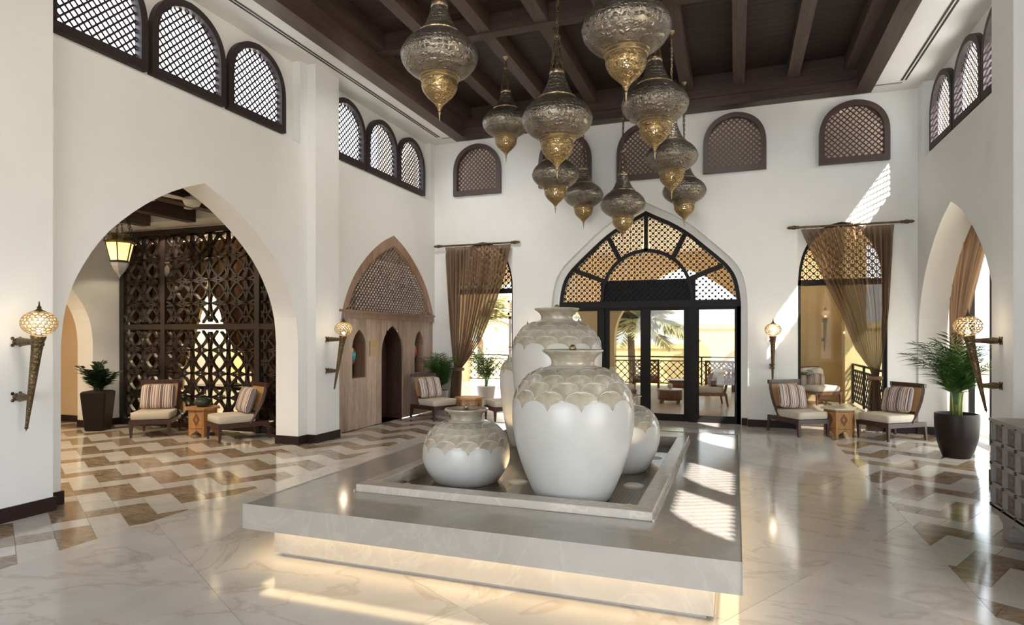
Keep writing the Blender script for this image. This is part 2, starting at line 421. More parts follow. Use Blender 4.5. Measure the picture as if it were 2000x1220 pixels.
# ------------------------------------------------------------------ room shell
XL, XR, YB, ZC = -6.05, 2.80, 11.70, 5.67
def structure(name, mb, m, label=None, smooth=0, parent=None):
    o = mb.build(name, m, parent, smooth)
    if not parent: tag(o, label, None, None, 'structure')
    return o
WIN_L = [3.97, 5.08, 6.19, 8.25, 9.36, 10.43]; WIN_R = [.86, 1.97, 3.97, 5.06, 6.16, 8.17, 9.25, 10.36]; WZ0, WZ1, WW = 4.53, 5.58, 1.06
WIN_B = [-5.05, -3.15, -1.60, -.035, 1.865]
def win_loop(c, hw, z0, z1): return [(c-hw, z0)]+arch(c, hw, z0+.45*(z1-z0), z1, ROUND)+[(c+hw, z0)]
def long_wall(name, X, sg, arches, wins, recess, label):
    out = [(-4.6, 0)]
    for c, hw, zs, za in arches: out += [(c-hw, 0)]+arch(c, hw, zs, za)+[(c+hw, 0)]
    out += [(12.1, 0)]
    top = [(12.1, 5.8)]
    for a, b in reversed(recess): top += [(b, 5.8), (b, 4.44), (a, 4.44), (a, 5.8)]
    top += [(-4.6, 5.8)]
    mb = MB(); mb.prism([out+top], FX(X, sg), 0, .15)
    holes = [win_loop(y+WW/2, WW/2-.05, WZ0+.05, WZ1-.05) for y in wins]
    mb.prism([out+[(12.1, 6.3), (-4.6, 6.3)]]+holes, FX(X, sg), .15, .23)
    for c, hw, zs, za in arches:
        mb.prism([[(c-hw-.3, 0), (c-hw, 0)]+arch(c, hw, zs, za)+[(c+hw, 0), (c+hw+(.3 if c < 9 else .15), 0), (c+hw+(.3 if c < 9 else .15), 4.2), (c-hw-.3, 4.2)]], FX(X, sg), .23, .40)
    for y0, y1 in ((7.63, 8.2), (3.3, 3.87), (-.95, -.38)):
        xs = sorted((X, X-sg*.15)); mb.box(xs[0], xs[1], y0, y1, 0, 5.7)
    return structure(name, mb, 'plaster', label)
A1 = (5.73, 1.69, 1.5, 3.45); A2L = (10.12, 1.70, 1.5, 3.49); A2R = (10.12, 1.62, 1.5, 3.47)
long_wall('wall_left', XL, -1, [A1, A2L], WIN_L, [(3.95, 7.47), (8.2, 11.62)], 'white plaster wall with a keel arch to the screened lounge')
long_wall('wall_right', XR, 1, [(1.43, 1.65, 1.5, 3.45), A2R], WIN_R, [(-.38, 3.22), (3.95, 7.47), (8.15, 11.5)], 'white plaster wall with one keel arch beside the potted palm')  # first arch is out of view, added to let skylight in
DC = -1.62
mb = MB()
dl = lambda hw, za, c=DC: [(c-hw, 0)]+arch(c, hw, 2.2, za, DOORP)+[(c+hw, 0)]
mb.prism([[(-4.25, 0)]+dl(1.81, 4.12)+[(1.0, 0), (1.0, 4.3), (-4.25, 4.3)]], FY(YB), 0, .15)
mb.prism([[(-4.25, 0)]+dl(1.70, 3.98)+[(1.0, 0), (1.0, 4.3), (-4.25, 4.3)]], FY(YB), .15, .40)
mb.prism([[(-4.25, 4.3), (1.0, 4.3), (1.0, 6.3), (-4.25, 6.3)]]+[win_loop(c, WW/2-.05, WZ0+.05, WZ1-.05) for c in WIN_B[1:4]], FY(YB), 0, .40)
SBR, SBL = (1.69, .68), (-4.95, .68)
for (c, hw), x0, x1, wc in ((SBR, 1.0, 3.1, WIN_B[4]), (SBL, -6.45, -4.25, WIN_B[0])):
    mb.prism([[(x0, 0), (c-hw, 0)]+arch(c, hw, 2.5, 3.55, ROUND)+[(c+hw, 0), (x1, 0), (x1, 6.3), (x0, 6.3)], win_loop(wc, WW/2-.05, WZ0+.05, WZ1-.05)], FY(YB+.08), 0, .32)
mbf = MB(); mbf.prism([[(-6.5, 0), (-4.3, 0)]+arch(-1.62, 2.68, 2.0, 3.9)+[(1.06, 0), (3.2, 0), (3.2, 6.3), (-6.5, 6.3)]], FY(-4.7), 0, .3)  # unseen wall, added to cut the light coming from the front
structure('wall_front', mbf, 'plaster', 'unseen plaster wall behind the viewer with an arch sized to limit front light')
structure('wall_back', mb, 'plaster', 'white plaster end wall with the arched glass entrance')
# ceiling with timber coffer
mb = MB(); mb.prism([[(-6.6, -4.7), (3.2, -4.7), (3.2, 12.2), (-6.6, 12.2)], [(-5.42, -1.2), (2.07, -1.2), (2.07, 11.6), (-5.42, 11.6)]], lambda a, b, d: (a, b, ZC+d), 0, .08)
ceil = structure('ceiling', mb, 'ceiling_white', 'white plaster ceiling around a dark timber coffer')
mb = MB().box(-6.7, 3.3, -4.8, 12.3, 6.32, 6.5); structure('roof_slab', mb, 'ceiling_white', 'flat roof slab over the lobby')
for i in range(86):
    y = -1.3+i*.152; m_ = MB().box(-5.45, 2.1, y, y+.147, 6.2, 6.2+random.uniform(.015, .03))
    m_.build('plank', 'ceiling_plank', ceil)
BX = [-1.68+.86*k for k in range(-4, 5)]
for x in BX: MB().box(x-.095, x+.095, -1.3, 11.42, 5.955, 6.2).build('ceiling_beam', 'ceiling_beam', ceil)
for y in (8.24, 4.85, 1.45): MB().box(-5.25, 1.9, y-.085, y+.085, 5.935, 6.2).build('cross_beam', 'ceiling_beam_x', ceil)
MB().box(-5.46, -5.2, -1.3, 11.63, 5.635, 6.22).build('coffer_frame', 'ceiling_beam', ceil)
MB().box(1.85, 2.1, -1.3, 11.63, 5.635, 6.22).build('coffer_frame', 'ceiling_beam', ceil)
MB().box(-5.2, 1.85, 11.38, 11.63, 5.636, 6.22).build('coffer_frame', 'ceiling_beam_x', ceil)
MB().box(-5.2, 1.85, 11.345, 11.38, 5.80, 5.95).build('coffer_ledge', 'ceiling_beam_x', ceil)
for nm, x, lab in (('air_slot_diffuser', -5.73, 'long black air slot in the white ceiling on the arched lounge side'), ('air_slot_diffuser', 2.5, 'long black air slot in the white ceiling above the potted palm side')):
    t = thing(nm, lab, 'vent', (x, 5, ZC))
    MB().box(-.045, .045, -5.5, 6.33, -.004, .003).build('frame', 'ceiling_white', t)
    for dx in (-.026, .026): MB().box(dx-.014, dx+.014, -5.5, 6.32, -.008, .002).build('slot', 'black', t)
MB_ = MB().box(-5.7, -5.46, 11.40, 11.44, ZC-.006, ZC+.002).box(2.1, 2.5, 11.40, 11.44, ZC-.006, ZC+.002)
tag(MB_.build('trim_1', 'grout'), 'narrow groove across the ceiling near the end wall', None, None, 'structure')
# baseboards
def bb(name, segs, lab):
    mb = MB()
    for x0, x1, y0, y1 in segs: mb.box(x0, x1, y0, y1, 0, .125)
    structure(name, mb, 'baseboard_brown', lab)
bb('baseboard_left', [(-6.05, -5.88, 7.61, 8.215), (-6.05, -6.03, 7.44, 7.62), (-6.46, -6.03, 7.405, 7.43), (-6.05, -5.88, 3.0, 3.89), (-6.05, -6.03, 3.87, 4.04), (-6.46, -6.03, 4.04, 4.06), (-6.05, -6.03, -4.5, 3.0)], 'dark brown baseboard along the arched wall')
bb('baseboard_back', [(.19, 1.0, 11.67, 11.71), (-4.25, -3.43, 11.67, 11.71), (2.37, 2.8, 11.75, 11.79), (.09, .19, 11.8, 11.86)], 'dark brown baseboard along the end wall')
bb('baseboard_right', [(2.63, 2.80, 7.61, 8.22), (2.78, 2.8, 8.2, 8.5), (2.78, 3.1, 11.70, 11.745), (2.78, 2.8, -4, 7.6)], 'dark brown baseboard under the wall beside the potted palm')
# lattice windows
proto_win = {}
def window(n, kind, c, label):
    key = kind
    flip = {'L': FX(-6.22, 1), 'R': FX(2.97, -1), 'B': FY(YB+.02, -1), 'B2': FY(YB+.10, -1)}[kind]
    loop = win_loop(0, WW/2, WZ0, WZ1); inn = win_loop(0, WW/2-.085, WZ0+.10, WZ1-.085)
    f0 = flip; fn = (lambda a, b, d: f0(a, b, d))
    root = thing('window_%d' % n, label, None, (0, c, 0) if kind in 'LR' else (c, 0, 0), 0, 'arched lattice windows under the ceiling', 'structure')
    if key not in proto_win:
        mb = MB(); mb.prism([loop, inn], fn, 0, .10); fm = mb.mesh('frame', 'frame_dark' if kind in 'LR' else 'frame_brown')
        mb = MB(); thin = kind == 'R'; lattice(mb, inn, fn, .066, .0145 if thin else .021, .016, .021, .023, 45, .024 if thin else .031, (.015, .024)); lm = mb.mesh('lattice', 'frame_dark' if kind in 'LR' else 'frame_brown')
        proto_win[key] = (fm, lm)
    link('frame', proto_win[key][0], root); link('lattice', proto_win[key][1], root)['kind'] = 'stuff'
k = 1
names = ['first', 'second', 'third', 'fourth', 'fifth', 'sixth', 'seventh', 'eighth', 'ninth']
for i, y in enumerate(WIN_L):
    window(k, 'L', y+WW/2, 'dark arched lattice window above the lounge arch, %s of three' % names[i] if i < 3 else 'dark arched lattice window above the wood panelled arch, %s of three' % names[i-3]); k += 1
for i, c in enumerate(WIN_B):
    window(k, 'B2' if i in (0, 4) else 'B', c, 'brown arched lattice window high in the end wall, %s of five from the wood panelled side' % names[i]); k += 1
for i, y in enumerate(WIN_R):
    window(k, 'R', y+WW/2, 'dark arched lattice window high in the potted palm wall, %s counted from the end wall' % names[7-i]); k += 1

# ------------------------------------------------------------------ floor
mb = MB().box(-13, 4.2, -5, 12.2, -.06, -.005); floor = structure('floor', mb, 'grout', 'polished marble floor with zigzag bands')
U = (sin(radians(60))*.5, -.25); V = (.25, sin(radians(60))*.5); ORG = (-6.97, 5.02)
def w2(a, b): return (ORG[0]+U[0]*a+V[0]*b, ORG[1]+U[1]*a+V[1]*b)
def clip_half(poly, ax, lim, keep_less):
    out = []; n = len(poly)
    for i in range(n):
        a, b = poly[i], poly[(i+1) % n]; ia = (a[ax] <= lim) == keep_less; ib = (b[ax] <= lim) == keep_less
        if ia: out.append(a)
        if ia != ib:
            t = (lim-a[ax])/(b[ax]-a[ax]); out.append((a[0]+(b[0]-a[0])*t, a[1]+(b[1]-a[1])*t))
    return out
def clip_rect(p, x0, x1, y0, y1):
    for ax, lim, kl in ((0, x0, False), (0, x1, True), (1, y0, False), (1, y1, True)):
        if p: p = clip_half(p, ax, lim, kl)
    return p
def area(p): return abs(sum(p[i][0]*p[(i+1) % len(p)][1]-p[(i+1) % len(p)][0]*p[i][1] for i in range(len(p))))/2
def shrink(p, d):
    cx_ = sum(q[0] for q in p)/len(p); cy_ = sum(q[1] for q in p)/len(p); r = max(.01, sqrt(area(p)))
    s = 1-2*d/r; return [(cx_+(q[0]-cx_)*s, cy_+(q[1]-cy_)*s) for q in p]
zones = [(-11.9, -4.745, 2.0, 11.9), (1.39, 3.3, 2.2, 11.9)]
tiles = []
for kk in range(-40, 60):
    for n in range(-40, 60):
        b0, b1 = kk*.5+n, -kk*.5+n
        for ox, oy, sx_, sy_ in ((1, .5, .75, .5), (1.75, .5, .75, .5), (2, 1, .5, .5)):
            q = [w2(b0+ox, b1+oy), w2(b0+ox+sx_, b1+oy), w2(b0+ox+sx_, b1+oy+sy_), w2(b0+ox, b1+oy+sy_)]
            for z in zones:
                p = clip_rect(q, *z)
                if p and len(p) >= 3 and area(p) > .004:
                    c0 = (sum(v[0] for v in p)/len(p), sum(v[1] for v in p)/len(p))
                    ca, sa = cos(radians(YAW)), sin(radians(YAW)); dep = -sa*c0[0]+ca*c0[1]; rt = ca*c0[0]+sa*c0[1]
                    if dep > .3: tiles.append(((area(p) if abs(rt/dep) < .9 else .0001*area(p))/dep**3, p, kk % 2))
tiles.sort(key=lambda t: -t[0])
def tile_mb(mb, p, c0): mb.prism([[(x-c0[0], y-c0[1]) for x, y in p]], lambda a, b, d: (a, b, d), -.02, 0)
rest = {0: MB(), 1: MB()}
for i, (_, p, c) in enumerate(tiles):
    p = shrink(p, .0016)
    if i < 255:
        c0 = (sum(v[0] for v in p)/len(p), sum(v[1] for v in p)/len(p)); mb = MB(); tile_mb(mb, p, c0)
        mb.build('tile', 'tile_dark' if c else 'tile_light', floor, 0, (c0[0], c0[1], 0))
    else: tile_mb(rest[c], p, (0, 0))
for c in (0, 1): rest[c].build('small_tile', 'tile_dark' if c else 'tile_light', floor)['kind'] = 'stuff'
R30 = radians(-30)
for i in range(-14, 15):
    for j in range(-14, 15):
        c0 = (-1.68+(i*cos(R30)-j*sin(R30))*1.05, 4+(i*sin(R30)+j*cos(R30))*1.05); h = .525
        q = [(c0[0]+(a*cos(R30)-b*sin(R30))*h, c0[1]+(a*sin(R30)+b*cos(R30))*h) for a, b in ((-1, -1), (1, -1), (1, 1), (-1, 1))]
        for z in ((-4.745, 1.39, -.2, 11.95), (-6.1, -4.745, -.2, 2.0), (1.39, 2.9, -.2, 2.2)):
            p = clip_rect(q, *z)
            if not p or len(p) < 3 or area(p) < .003: continue
            # nothing is laid under the fountain plinth
            if min(v[0] for v in p) > -3.1 and max(v[0] for v in p) < -.2 and min(v[1] for v in p) > 3.7 and max(v[1] for v in p) < 7.7: continue
            cc = (sum(v[0] for v in p)/len(p), sum(v[1] for v in p)/len(p)); mb = MB(); tile_mb(mb, shrink(p, .0012), cc)
            mb.build('marble_tile', 'marble_floor', floor, 0, (cc[0], cc[1], 0))
# ------------------------------------------------------------------ arched glass entrance
def arch_pt(c, hw, zs, za, pr, hz, side):
    p = smoothprof(pr, 1)
    for a, b in zip(p, p[1:]):
        if a[1] <= hz <= b[1]+1e-9:
            t = (hz-a[1])/max(1e-9, b[1]-a[1]); return (c+side*hw*(a[0]+(b[0]-a[0])*t), zs+(za-zs)*hz)
    return (c, za)
def arch_seg(c, hw, zs, za, pr, h0, h1, side, n=7): return [arch_pt(c, hw, zs, za, pr, h0+(h1-h0)*i/n, side) for i in range(n+1)]
YD = 11.93
door = thing('door_1', 'black framed arched glass entrance with a fan of lattice panels', None, (0, 0, 0), 0, None, 'structure')
fd = FY(YD)
mb = MB(); O = (DC, 1.71, 2.2, 3.99, DOORP); I = (DC, 1.63, 2.2, 3.90, DOORP)
mb.prism([[(DC-1.71, 0)]+arch(*O)+[(DC+1.71, 0), (DC+1.63, 0)]+arch(*I)[::-1]+[(DC-1.63, 0)]], fd, -.05, .09); mb.build('outer_frame', 'door_black', door)
IN = (DC, .88, 2.22, 3.27, ROUND); IN2 = (DC, .82, 2.22, 3.20, ROUND)
mb = MB(); mb.prism([arch(*IN)+arch(*IN2)[::-1]], fd, -.04, .07); mb.build('fan_arch', 'door_black', door)
HO, HI = (0, .41, .765, 1), (0, .43, .83, 1)
for s in (-1, 1):
    for i in (1, 2):
        a = arch_pt(*IN, HI[i], s); b = arch_pt(*I, HO[i], s); mb = MB().bar((a[0], YD+.01, a[1]), (b[0], YD+.01, b[1]), .09, .065, (0, 1, 0)); mb.build('fan_spoke', 'door_black', door)
a = (DC, 3.2); MB().box(DC-.035, DC+.035, YD-.04, YD+.06, 3.22, 3.95).build('fan_spoke', 'door_black', door)
for s in (-1, 1):
    for i in range(3):
        po = arch_seg(*I, HO[i]+.015, HO[i+1]-.01, s); pi_ = arch_seg(*IN, HI[i]+.01, HI[i+1]-.01, s)
        poly = po+pi_[::-1]; mb = MB(); A0 = (45, 75, 105)[i]*s
        lattice(mb, poly, fd, .078, .013, 0, .02, .03, 45, .036, (-.005, .035), [(A_, 0, .022) for A_ in (45, -45)])
        lattice(mb, poly, fd, .055, .007, 0, .02, .03, 45, 0, None, [(A_, .005, .018) for A_ in (0, 90)])
        mb.build('fan_lattice', 'door_black', door)['kind'] = 'stuff'
mb = MB(); poly = arch(*IN2); lattice(mb, poly, fd, .078, .013, 0, .02, .03, 45, .036, (-.005, .035)); lattice(mb, poly, fd, .055, .007, 0, .02, .03, 45, 0, None, [(0, .005, .018), (90, .005, .018)])
mb.build('fan_lattice', 'door_black', door)['kind'] = 'stuff'
MB().box(DC-1.63, DC+1.63, YD-.06, YD+.10, 2.14, 2.27).build('transom', 'door_black', door)
MB().box(-2.5, -.72, YD+.05, YD+.22, 2.27, 2.68).build('sliding_gear_housing', 'door_black', door)
for x0, x1 in ((-2.53, -2.42), (-.83, -.68), (DC-1.71, DC-1.6), (DC+1.6, DC+1.71)): MB().box(x0, x1, YD-.05, YD+.09, 0, 2.14).build('post', 'door_black', door)
def leaf(nm, x0, x1, z1, y, fw=.05):
    mb = MB().box(x0, x1, y-.02, y+.03, 0, .13).box(x0, x1, y-.02, y+.03, z1-.05, z1).box(x0, x0+fw, y-.02, y+.03, .13, z1-.05).box(x1-fw, x1, y-.02, y+.03, .13, z1-.05)
    l = mb.build(nm, 'door_black', door); MB().box(x0+fw, x1-fw, y, y+.008, .13, z1-.05).build('pane', 'dimming_glass', l); return l
leaf('sliding_door_leaf', -2.42, -1.635, 2.14, YD+.04, .095); leaf('sliding_door_leaf', -1.635, -.83, 2.14, YD+.04, .095)
leaf('side_light', -3.24, -2.53, 2.14, YD, .03); leaf('side_light', -.68, .0, 2.14, YD, .03)
# arched openings either side of the entrance
for n, (c, hw), lab in ((2, SBR, 'dark arched door frame with a lattice head behind the drawn curtain beside the striped chairs'), (3, SBL, 'dark arched door frame with a lattice head behind the curtain beside the wood panelled wall')):
    d = thing('door_%d' % n, lab, None, (0, 0, 0), 0, None, 'structure'); f_ = FY(YB+.14)
    O2, I2 = (c, hw+.01, 2.5, 3.56, ROUND), (c, hw-.05, 2.5, 3.49, ROUND)
    mb = MB(); mb.prism([[(c-hw-.01, 0)]+arch(*O2)+[(c+hw+.01, 0), (c+hw-.05, 0)]+arch(*I2)[::-1]+[(c-hw+.05, 0)]], f_, 0, .12); mb.box(c-hw, c+hw, YB+.14, YB+.26, 2.48, 2.58); mb.build('frame', 'door_black', d)
    poly = [(c-hw+.05, 2.57)]+arch(*I2)[1:-1]+[(c+hw-.05, 2.57)]; mb = MB()
    lattice(mb, poly, FY(YB+.18), .085, .016, 0, .02, .035, 45, .03, (-.003, .035)); lattice(mb, poly, FY(YB+.18), .06, .008, 0, .02, .03, 45, 0, None, [(0, .005, .018), (90, .005, .018)])
    mb.build('lattice', 'door_black', d)['kind'] = 'stuff'
    if n == 2: MB().box(c-hw+.05, c+hw-.05, YB+.20, YB+.206, .02, 2.48).build('pane', 'dimming_glass', d)

# ------------------------------------------------------------------ fountain
ft = thing('fountain', 'low square marble fountain with a raised basin and glowing underside', 'fountain', (0, 0, 0))
MB().box(-3.16, -.12, 3.62, 7.82, .03, .235).box(-3.12, -.16, 3.66, 7.78, 0, .03).build('plinth', 'marble_slab', ft)
mb = MB(); mb.prism([[(-3.31, 3.47), (.03, 3.47), (.03, 7.97), (-3.31, 7.97)], [(-2.64, 4.2), (-.63, 4.2), (-.63, 7.17), (-2.64, 7.17)]], lambda a, b, d: (a, b, d), .235, .40)
sl = mb.build('platform', 'marble_slab', ft); bv = sl.modifiers.new('b', 'BEVEL'); bv.width = .006; bv.segments = 2
for nm, x0, x1, y0, y1 in (('f', -2.76, -.51, 4.05, 4.2), ('b', -2.76, -.51, 7.17, 7.33), ('l', -2.76, -2.64, 4.2, 7.17), ('r', -.63, -.51, 4.2, 7.17)):
    o = MB().box(x0, x1, y0, y1, .40, .46).build('coping', 'marble_curb', ft); bv = o.modifiers.new('b', 'BEVEL'); bv.width = .006; bv.segments = 2
for x in (-.51, -2.775): MB().box(x, x+.015, 4.04, 7.34, .40, .418).build('coping_bead', 'marble_curb', ft)
MB().box(-2.65, -.62, 4.19, 7.18, .30, .35).build('basin_floor', 'mosaic', ft)
MB().grid([[(-2.639, 4.201, .366), (-.631, 4.201, .366)], [(-2.639, 7.169, .366), (-.631, 7.169, .366)]]).build('water', 'water', ft)
lp = MB().lathe([(.085, 0), (.085, .012), (.07, .02), (.0, .022)], 24).mesh('underwater_light', 'lens_white', 30)
for x, y in ((-.80, 5.15), (-.78, 6.35), (-2.5, 6.3), (-1.75, 4.95)): link('underwater_light', lp, ft, (x, y, .35))
nz = MB().lathe([(.02, 0), (.02, .03), (.028, .035), (.028, .05), (.0, .055)], 12).mesh('nozzle', 'brass_plain', 30)
for x, y in ((-2.58, 4.52), (-2.52, 4.42), (-.72, 4.4)): link('nozzle', nz, ft, (x, y, .35))
for nm, loc, sx, sy in (('front', (-1.64, 3.545, .23), 3.1, .12), ('r', (-.045, 5.72, .23), .12, 4.2), ('l', (-3.235, 5.72, .23), .12, 4.2), ('b', (-1.64, 7.9, .23), 3.1, .12)):
    light('AREA', 'led_strip_light', loc, 2.5 if nm in ('front', 'b') else 2.8, WARM, sx, sy)
for x, y in ((-.80, 5.15), (-.78, 6.35), (-1.75, 4.95), (-2.5, 6.3)): light('SPOT', 'basin_light', (x, y, .39), 5, WARM, rot=(radians(180), 0, 0), radius=.05).data.spot_size = radians(100)
# ceramic jars standing in the basin
UP = [(0, .252), (.012, .252), (.024, .238), (.04, .212), (.06, .19), (.085, .175), (.11, .171), (.128, .178), (.14, .205), (.15, .25), (.17, .303), (.195, .347), (.223, .382), (.255, .411), (.294, .438), (.33, .46), (.366, .477), (.40, .487), (.44, .495), (.49, .499), (.54, .5)]
def jr(d, rb, hd):
    if d <= .54:
        for a, b in zip(UP, UP[1:]):
            if a[0] <= d <= b[0]: return a[1]+(b[1]-a[1])*(d-a[0])/(b[0]-a[0])
    t = (d-.54)/(hd-.54); return .5-(.5-rb)*t**1.75
DT = [.150, .188, .240, .305, .385]; HH = [.04, .055, .065, .078, .075]; NS = 12
def jar(loc, D, H, rb, label, rz):
    t = thing('ceramic_jar', label, 'jar', loc, rz, 'glazed jars in the fountain'); hd = H/D
    ds = [.125+(.55-.125)*i/24 for i in range(24)]+[.55+(hd-.55)*i/18 for i in range(19)]
    prof = [(jr(d, rb, hd)*D, H-d*D) for d in reversed(ds)]
    MB().lathe([(prof[0][0]*.96, 0)]+prof[1:], 64).build('body', 'jar_white', t, 60)
    nd = [(0.0, H-.012*D), (.02*D, H-.008*D), (.2*D, H-.004*D), (.238*D, H+.003*D), (.25*D, H), (.252*D, H-.010*D), (.243*D, H-.02*D)]+[(jr(d, rb, hd)*D+.003, H-d*D) for d in (.03, .04, .05, .06, .07, .085, .098, .11, .12, .128, .134, .14, .145, .15, .16, .17)]
    MB().lathe(nd[::-1], 64).build('neck', 'jar_glaze', t, 50)
    MB().superq((0, 0, H+.012), (.05*D+.01, .05*D+.01, .05*D+.01), 1, 1, 14, 8).build('nozzle', 'brass_plain', t, True)
    for r in range(4):
        dt, hh, d2, h2 = DT[r], HH[r], DT[r+1], HH[r+1]; rows = []
        for v in range(7):
            row = []; fv = (0, .05, .13, .3, .5, .75, 1)[v]
            for u in range(11):
                tt = -1+2*u/10; top = dt+hh*(1-sqrt(max(0, 1-tt*tt))); low = d2+h2*(1-sqrt(max(0, 1-(1-abs(tt))**2)))
                low = max(low, top+.002); dd = top+(low-top)*fv
                off = (0, .013, .012, .007, .006, .005, .003)[v]*D*.8+.002
                th = tt*pi/NS; rr = jr(dd, rb, hd)*D+off*.7; row.append((rr*sin(th), -rr*cos(th), H-dd*D+off*.5))
            rows.append(row)
        me = MB().grid(rows).mesh('scale', 'jar_glaze', True); me.materials.append(M['jar_edge'])
        for pi_, pl in enumerate(me.polygons): pl.material_index = 1 if pi_ < 10 or 10 <= pi_ < 20 else 0
        for k in range(NS): link('scale', me, t, None, (0, 0, 2*pi*(k+.5*(r % 2))/NS))
    return t
jar((-2.19, 4.86, .35), .75, .626, .35, 'squat white jar with grey scaled shoulder, smallest and lowest in the fountain', .2)
jar((-1.18, 4.60, .35), .93, 1.145, .29, 'big white jar with grey scaled shoulder in front of the tallest jar', .12)
jar((-1.71, 6.02, .35), .91, 1.53, .29, 'tallest white jar with grey scaled shoulder, standing behind the big jar', .3)
jar((-.996, 5.756, .35), .68, .70, .30, 'short white jar with grey scaled shoulder by the underwater lights', .0)
jar((-2.28, 6.72, .35), .60, 1.10, .30, 'white scaled jar almost hidden behind the tallest jar', .1)

# ------------------------------------------------------------------ hanging brass lanterns
def chain(mb, p, q, ln=.05, r=.0055, wd=.012):
    p, q = Vector(p), Vector(q); L = (q-p).length; n = max(1, int(L/(ln*.78))); d = (q-p)/L
    u = d.orthogonal().normalized(); w_ = d.cross(u)
    for i in range(n):
        c = p+d*(L*(i+.5)/n); a = u if i % 2 else w_
        mb.tube([c+d*(ln/2*cos(k*pi/4))+a*(wd*sin(k*pi/4)) for k in range(8)], r, 4, True)
def lathe_mesh(name, prof, m, n=48, sm=50): return MB().lathe(prof, n).mesh(name, m, sm)
LM = {}
LM['cap'] = lathe_mesh('cap', [(.19, .20), (.196, .206), (.19, .214), (.172, .235), (.135, .30), (.102, .38), (.08, .45), (.076, .462)], 'brass_body')
LM['collar'] = lathe_mesh('collar', [(.076, .455), (.082, .462), (.080, .50), (.076, .506), (.05, .506), (.05, .49)], 'brass_plain')
LM['cap_band'] = lathe_mesh('cap_band', [(.186, .196), (.2, .199), (.203, .207), (.198, .215), (.186, .216)], 'brass_plain')
LM['body'] = lathe_mesh('body', [(.19, .198), (.205, .192), (.24, .172), (.285, .138), (.325, .095), (.352, .05), (.366, .012), (.37, -.005), (.366, -.03), (.352, -.072), (.325, -.112), (.285, -.15), (.24, -.18), (.205, -.198), (.185, -.206)], 'brass_body')
LM['neck_band'] = lathe_mesh('neck_band', [(.188, -.2), (.196, -.206), (.190, -.213), (.176, -.218), (.18, -.226), (.183, -.235), (.178, -.243), (.168, -.25)], 'brass_plain')
LM['bowl'] = lathe_mesh('bowl', [(.168, -.248), (.17, -.262), (.172, -.29), (.166, -.32), (.15, -.352), (.125, -.385), (.095, -.415), (.065, -.442), (.042, -.465), (.026, -.488), (.016, -.51)], 'brass_bowl')
LM['finial'] = lathe_mesh('finial', [(.0, -.625), (.006, -.60), (.009, -.55), (.016, -.54), (.010, -.525), (.017, -.512), (.016, -.505), (0, -.50)], 'brass_plain', 12)
LM['bulb'] = MB().superq((0, 0, -.30), (.05, .05, .06), 1, 1, 10, 6).mesh('bulb', 'bulb', True)
mb = MB()
for k in range(3):
    a = 2*pi*k/3+.4; chain(mb, (.07*cos(a), .07*sin(a), .50), (.022*cos(a), .022*sin(a), .86))
LM['hanging_chain'] = mb.mesh('hanging_chain', 'bronze')
LM['chain_hub'] = lathe_mesh('chain_hub', [(.034, .845), (.036, .865), (.02, .885), (.008, .90), (0, .905)], 'brass_plain', 14)
ordn = ['leftmost of the ten, hung high over the fountain', 'hung highest on the beam closest to the lounge side', 'in front, overlapping the lantern just below it', 'largest, cut by the top of the photo', 'hung under and behind the largest lantern', 'half hidden under the central front lantern', 'small and distant, next to the entrance arch on the lounge side', 'lowest one, in front of the fan lattice of the entrance', 'overlapping the farthest lantern on the same beam', 'farthest one, tucked behind another lantern above the entrance']
LP = [(-2.67, 5.3, 4.28), (-3.38, 9.0, 4.93), (-1.76, 6.21, 3.87), (-.86, 5.13, 4.16), (-.85, 6.97, 4.18), (-2.67, 9.32, 4.14), (-2.66, 11.17, 4.21), (-1.75, 10.12, 3.77), (-.87, 9.06, 4.17), (-.84, 10.96, 4.10)]
for (x, y, z), od in zip(LP, ordn):
    t = thing('pendant_lantern', 'pierced brass pendant lantern, '+od, 'lantern', (x, y, z), random.uniform(0, 6), 'brass pendant lanterns')
    for nm in ('cap', 'collar', 'cap_band', 'body', 'neck_band', 'bowl', 'finial', 'hanging_chain', 'chain_hub'): link(nm, LM[nm], t)
    link('bulb', LM['bulb'], t)
    top = 5.955-z if min(abs(x-b) for b in BX) < .1 else 6.2-z
    mb = MB(); chain(mb, (0, 0, .90), (0, 0, top-.02)); mb.tube([(.012, 0, .88), (.02, .012, .95+.3*(top-.9)), (.012, -.01, .9+.7*(top-.9)), (0, .006, top)], .005, 5); mb.build('main_chain', 'bronze', t)
    lathe_c = MB().lathe([(.012, top-.05), (.02, top-.035), (.035, top-.02), (.045, top), (.0, top)], 16).build('canopy', 'brass_plain', t, 40)

# ------------------------------------------------------------------ torch sconces
SM = {}
axis = Vector((-.20, 0, -.80))
def along(t_): return Vector((.29, 0, -.115))+Vector((-.155, 0, -.80))*t_
import bmesh
bmh = bmesh.new(); bmesh.ops.create_icosphere(bmh, subdivisions=3, radius=1); bmh.faces.ensure_lookup_table()
gm = MB()
def ell(v): v = v.normalized(); return Vector((.30+v.x*.132, v.y*.132, v.z*.105))
for e_ in bmh.edges:
    f1, f2 = e_.link_faces; a_, b_ = ell(f1.calc_center_median()), ell(f2.calc_center_median())
    if a_.z < -.09 and b_.z < -.09: continue
    gm.bar(a_, b_, .0075, .006, (a_+b_)/2-Vector((.30, 0, 0)))
bmh.free(); SM['globe'] = gm.mesh('globe', 'globe_brass')
mb = MB(); ax0 = along(0); ax1 = along(1)
d = (ax1-ax0).normalized(); path = [ax0+d*s for s in (-.01, .0, .03, .05, .055, .075, .08, .10, .12)]; rs = [.055, .058, .05, .045, .05, .05, .043, .043, .041]
path += [ax0+d*(.12+(.66)*i/6) for i in range(1, 7)]; rs += [.041-.028*i/6 for i in range(1, 7)]
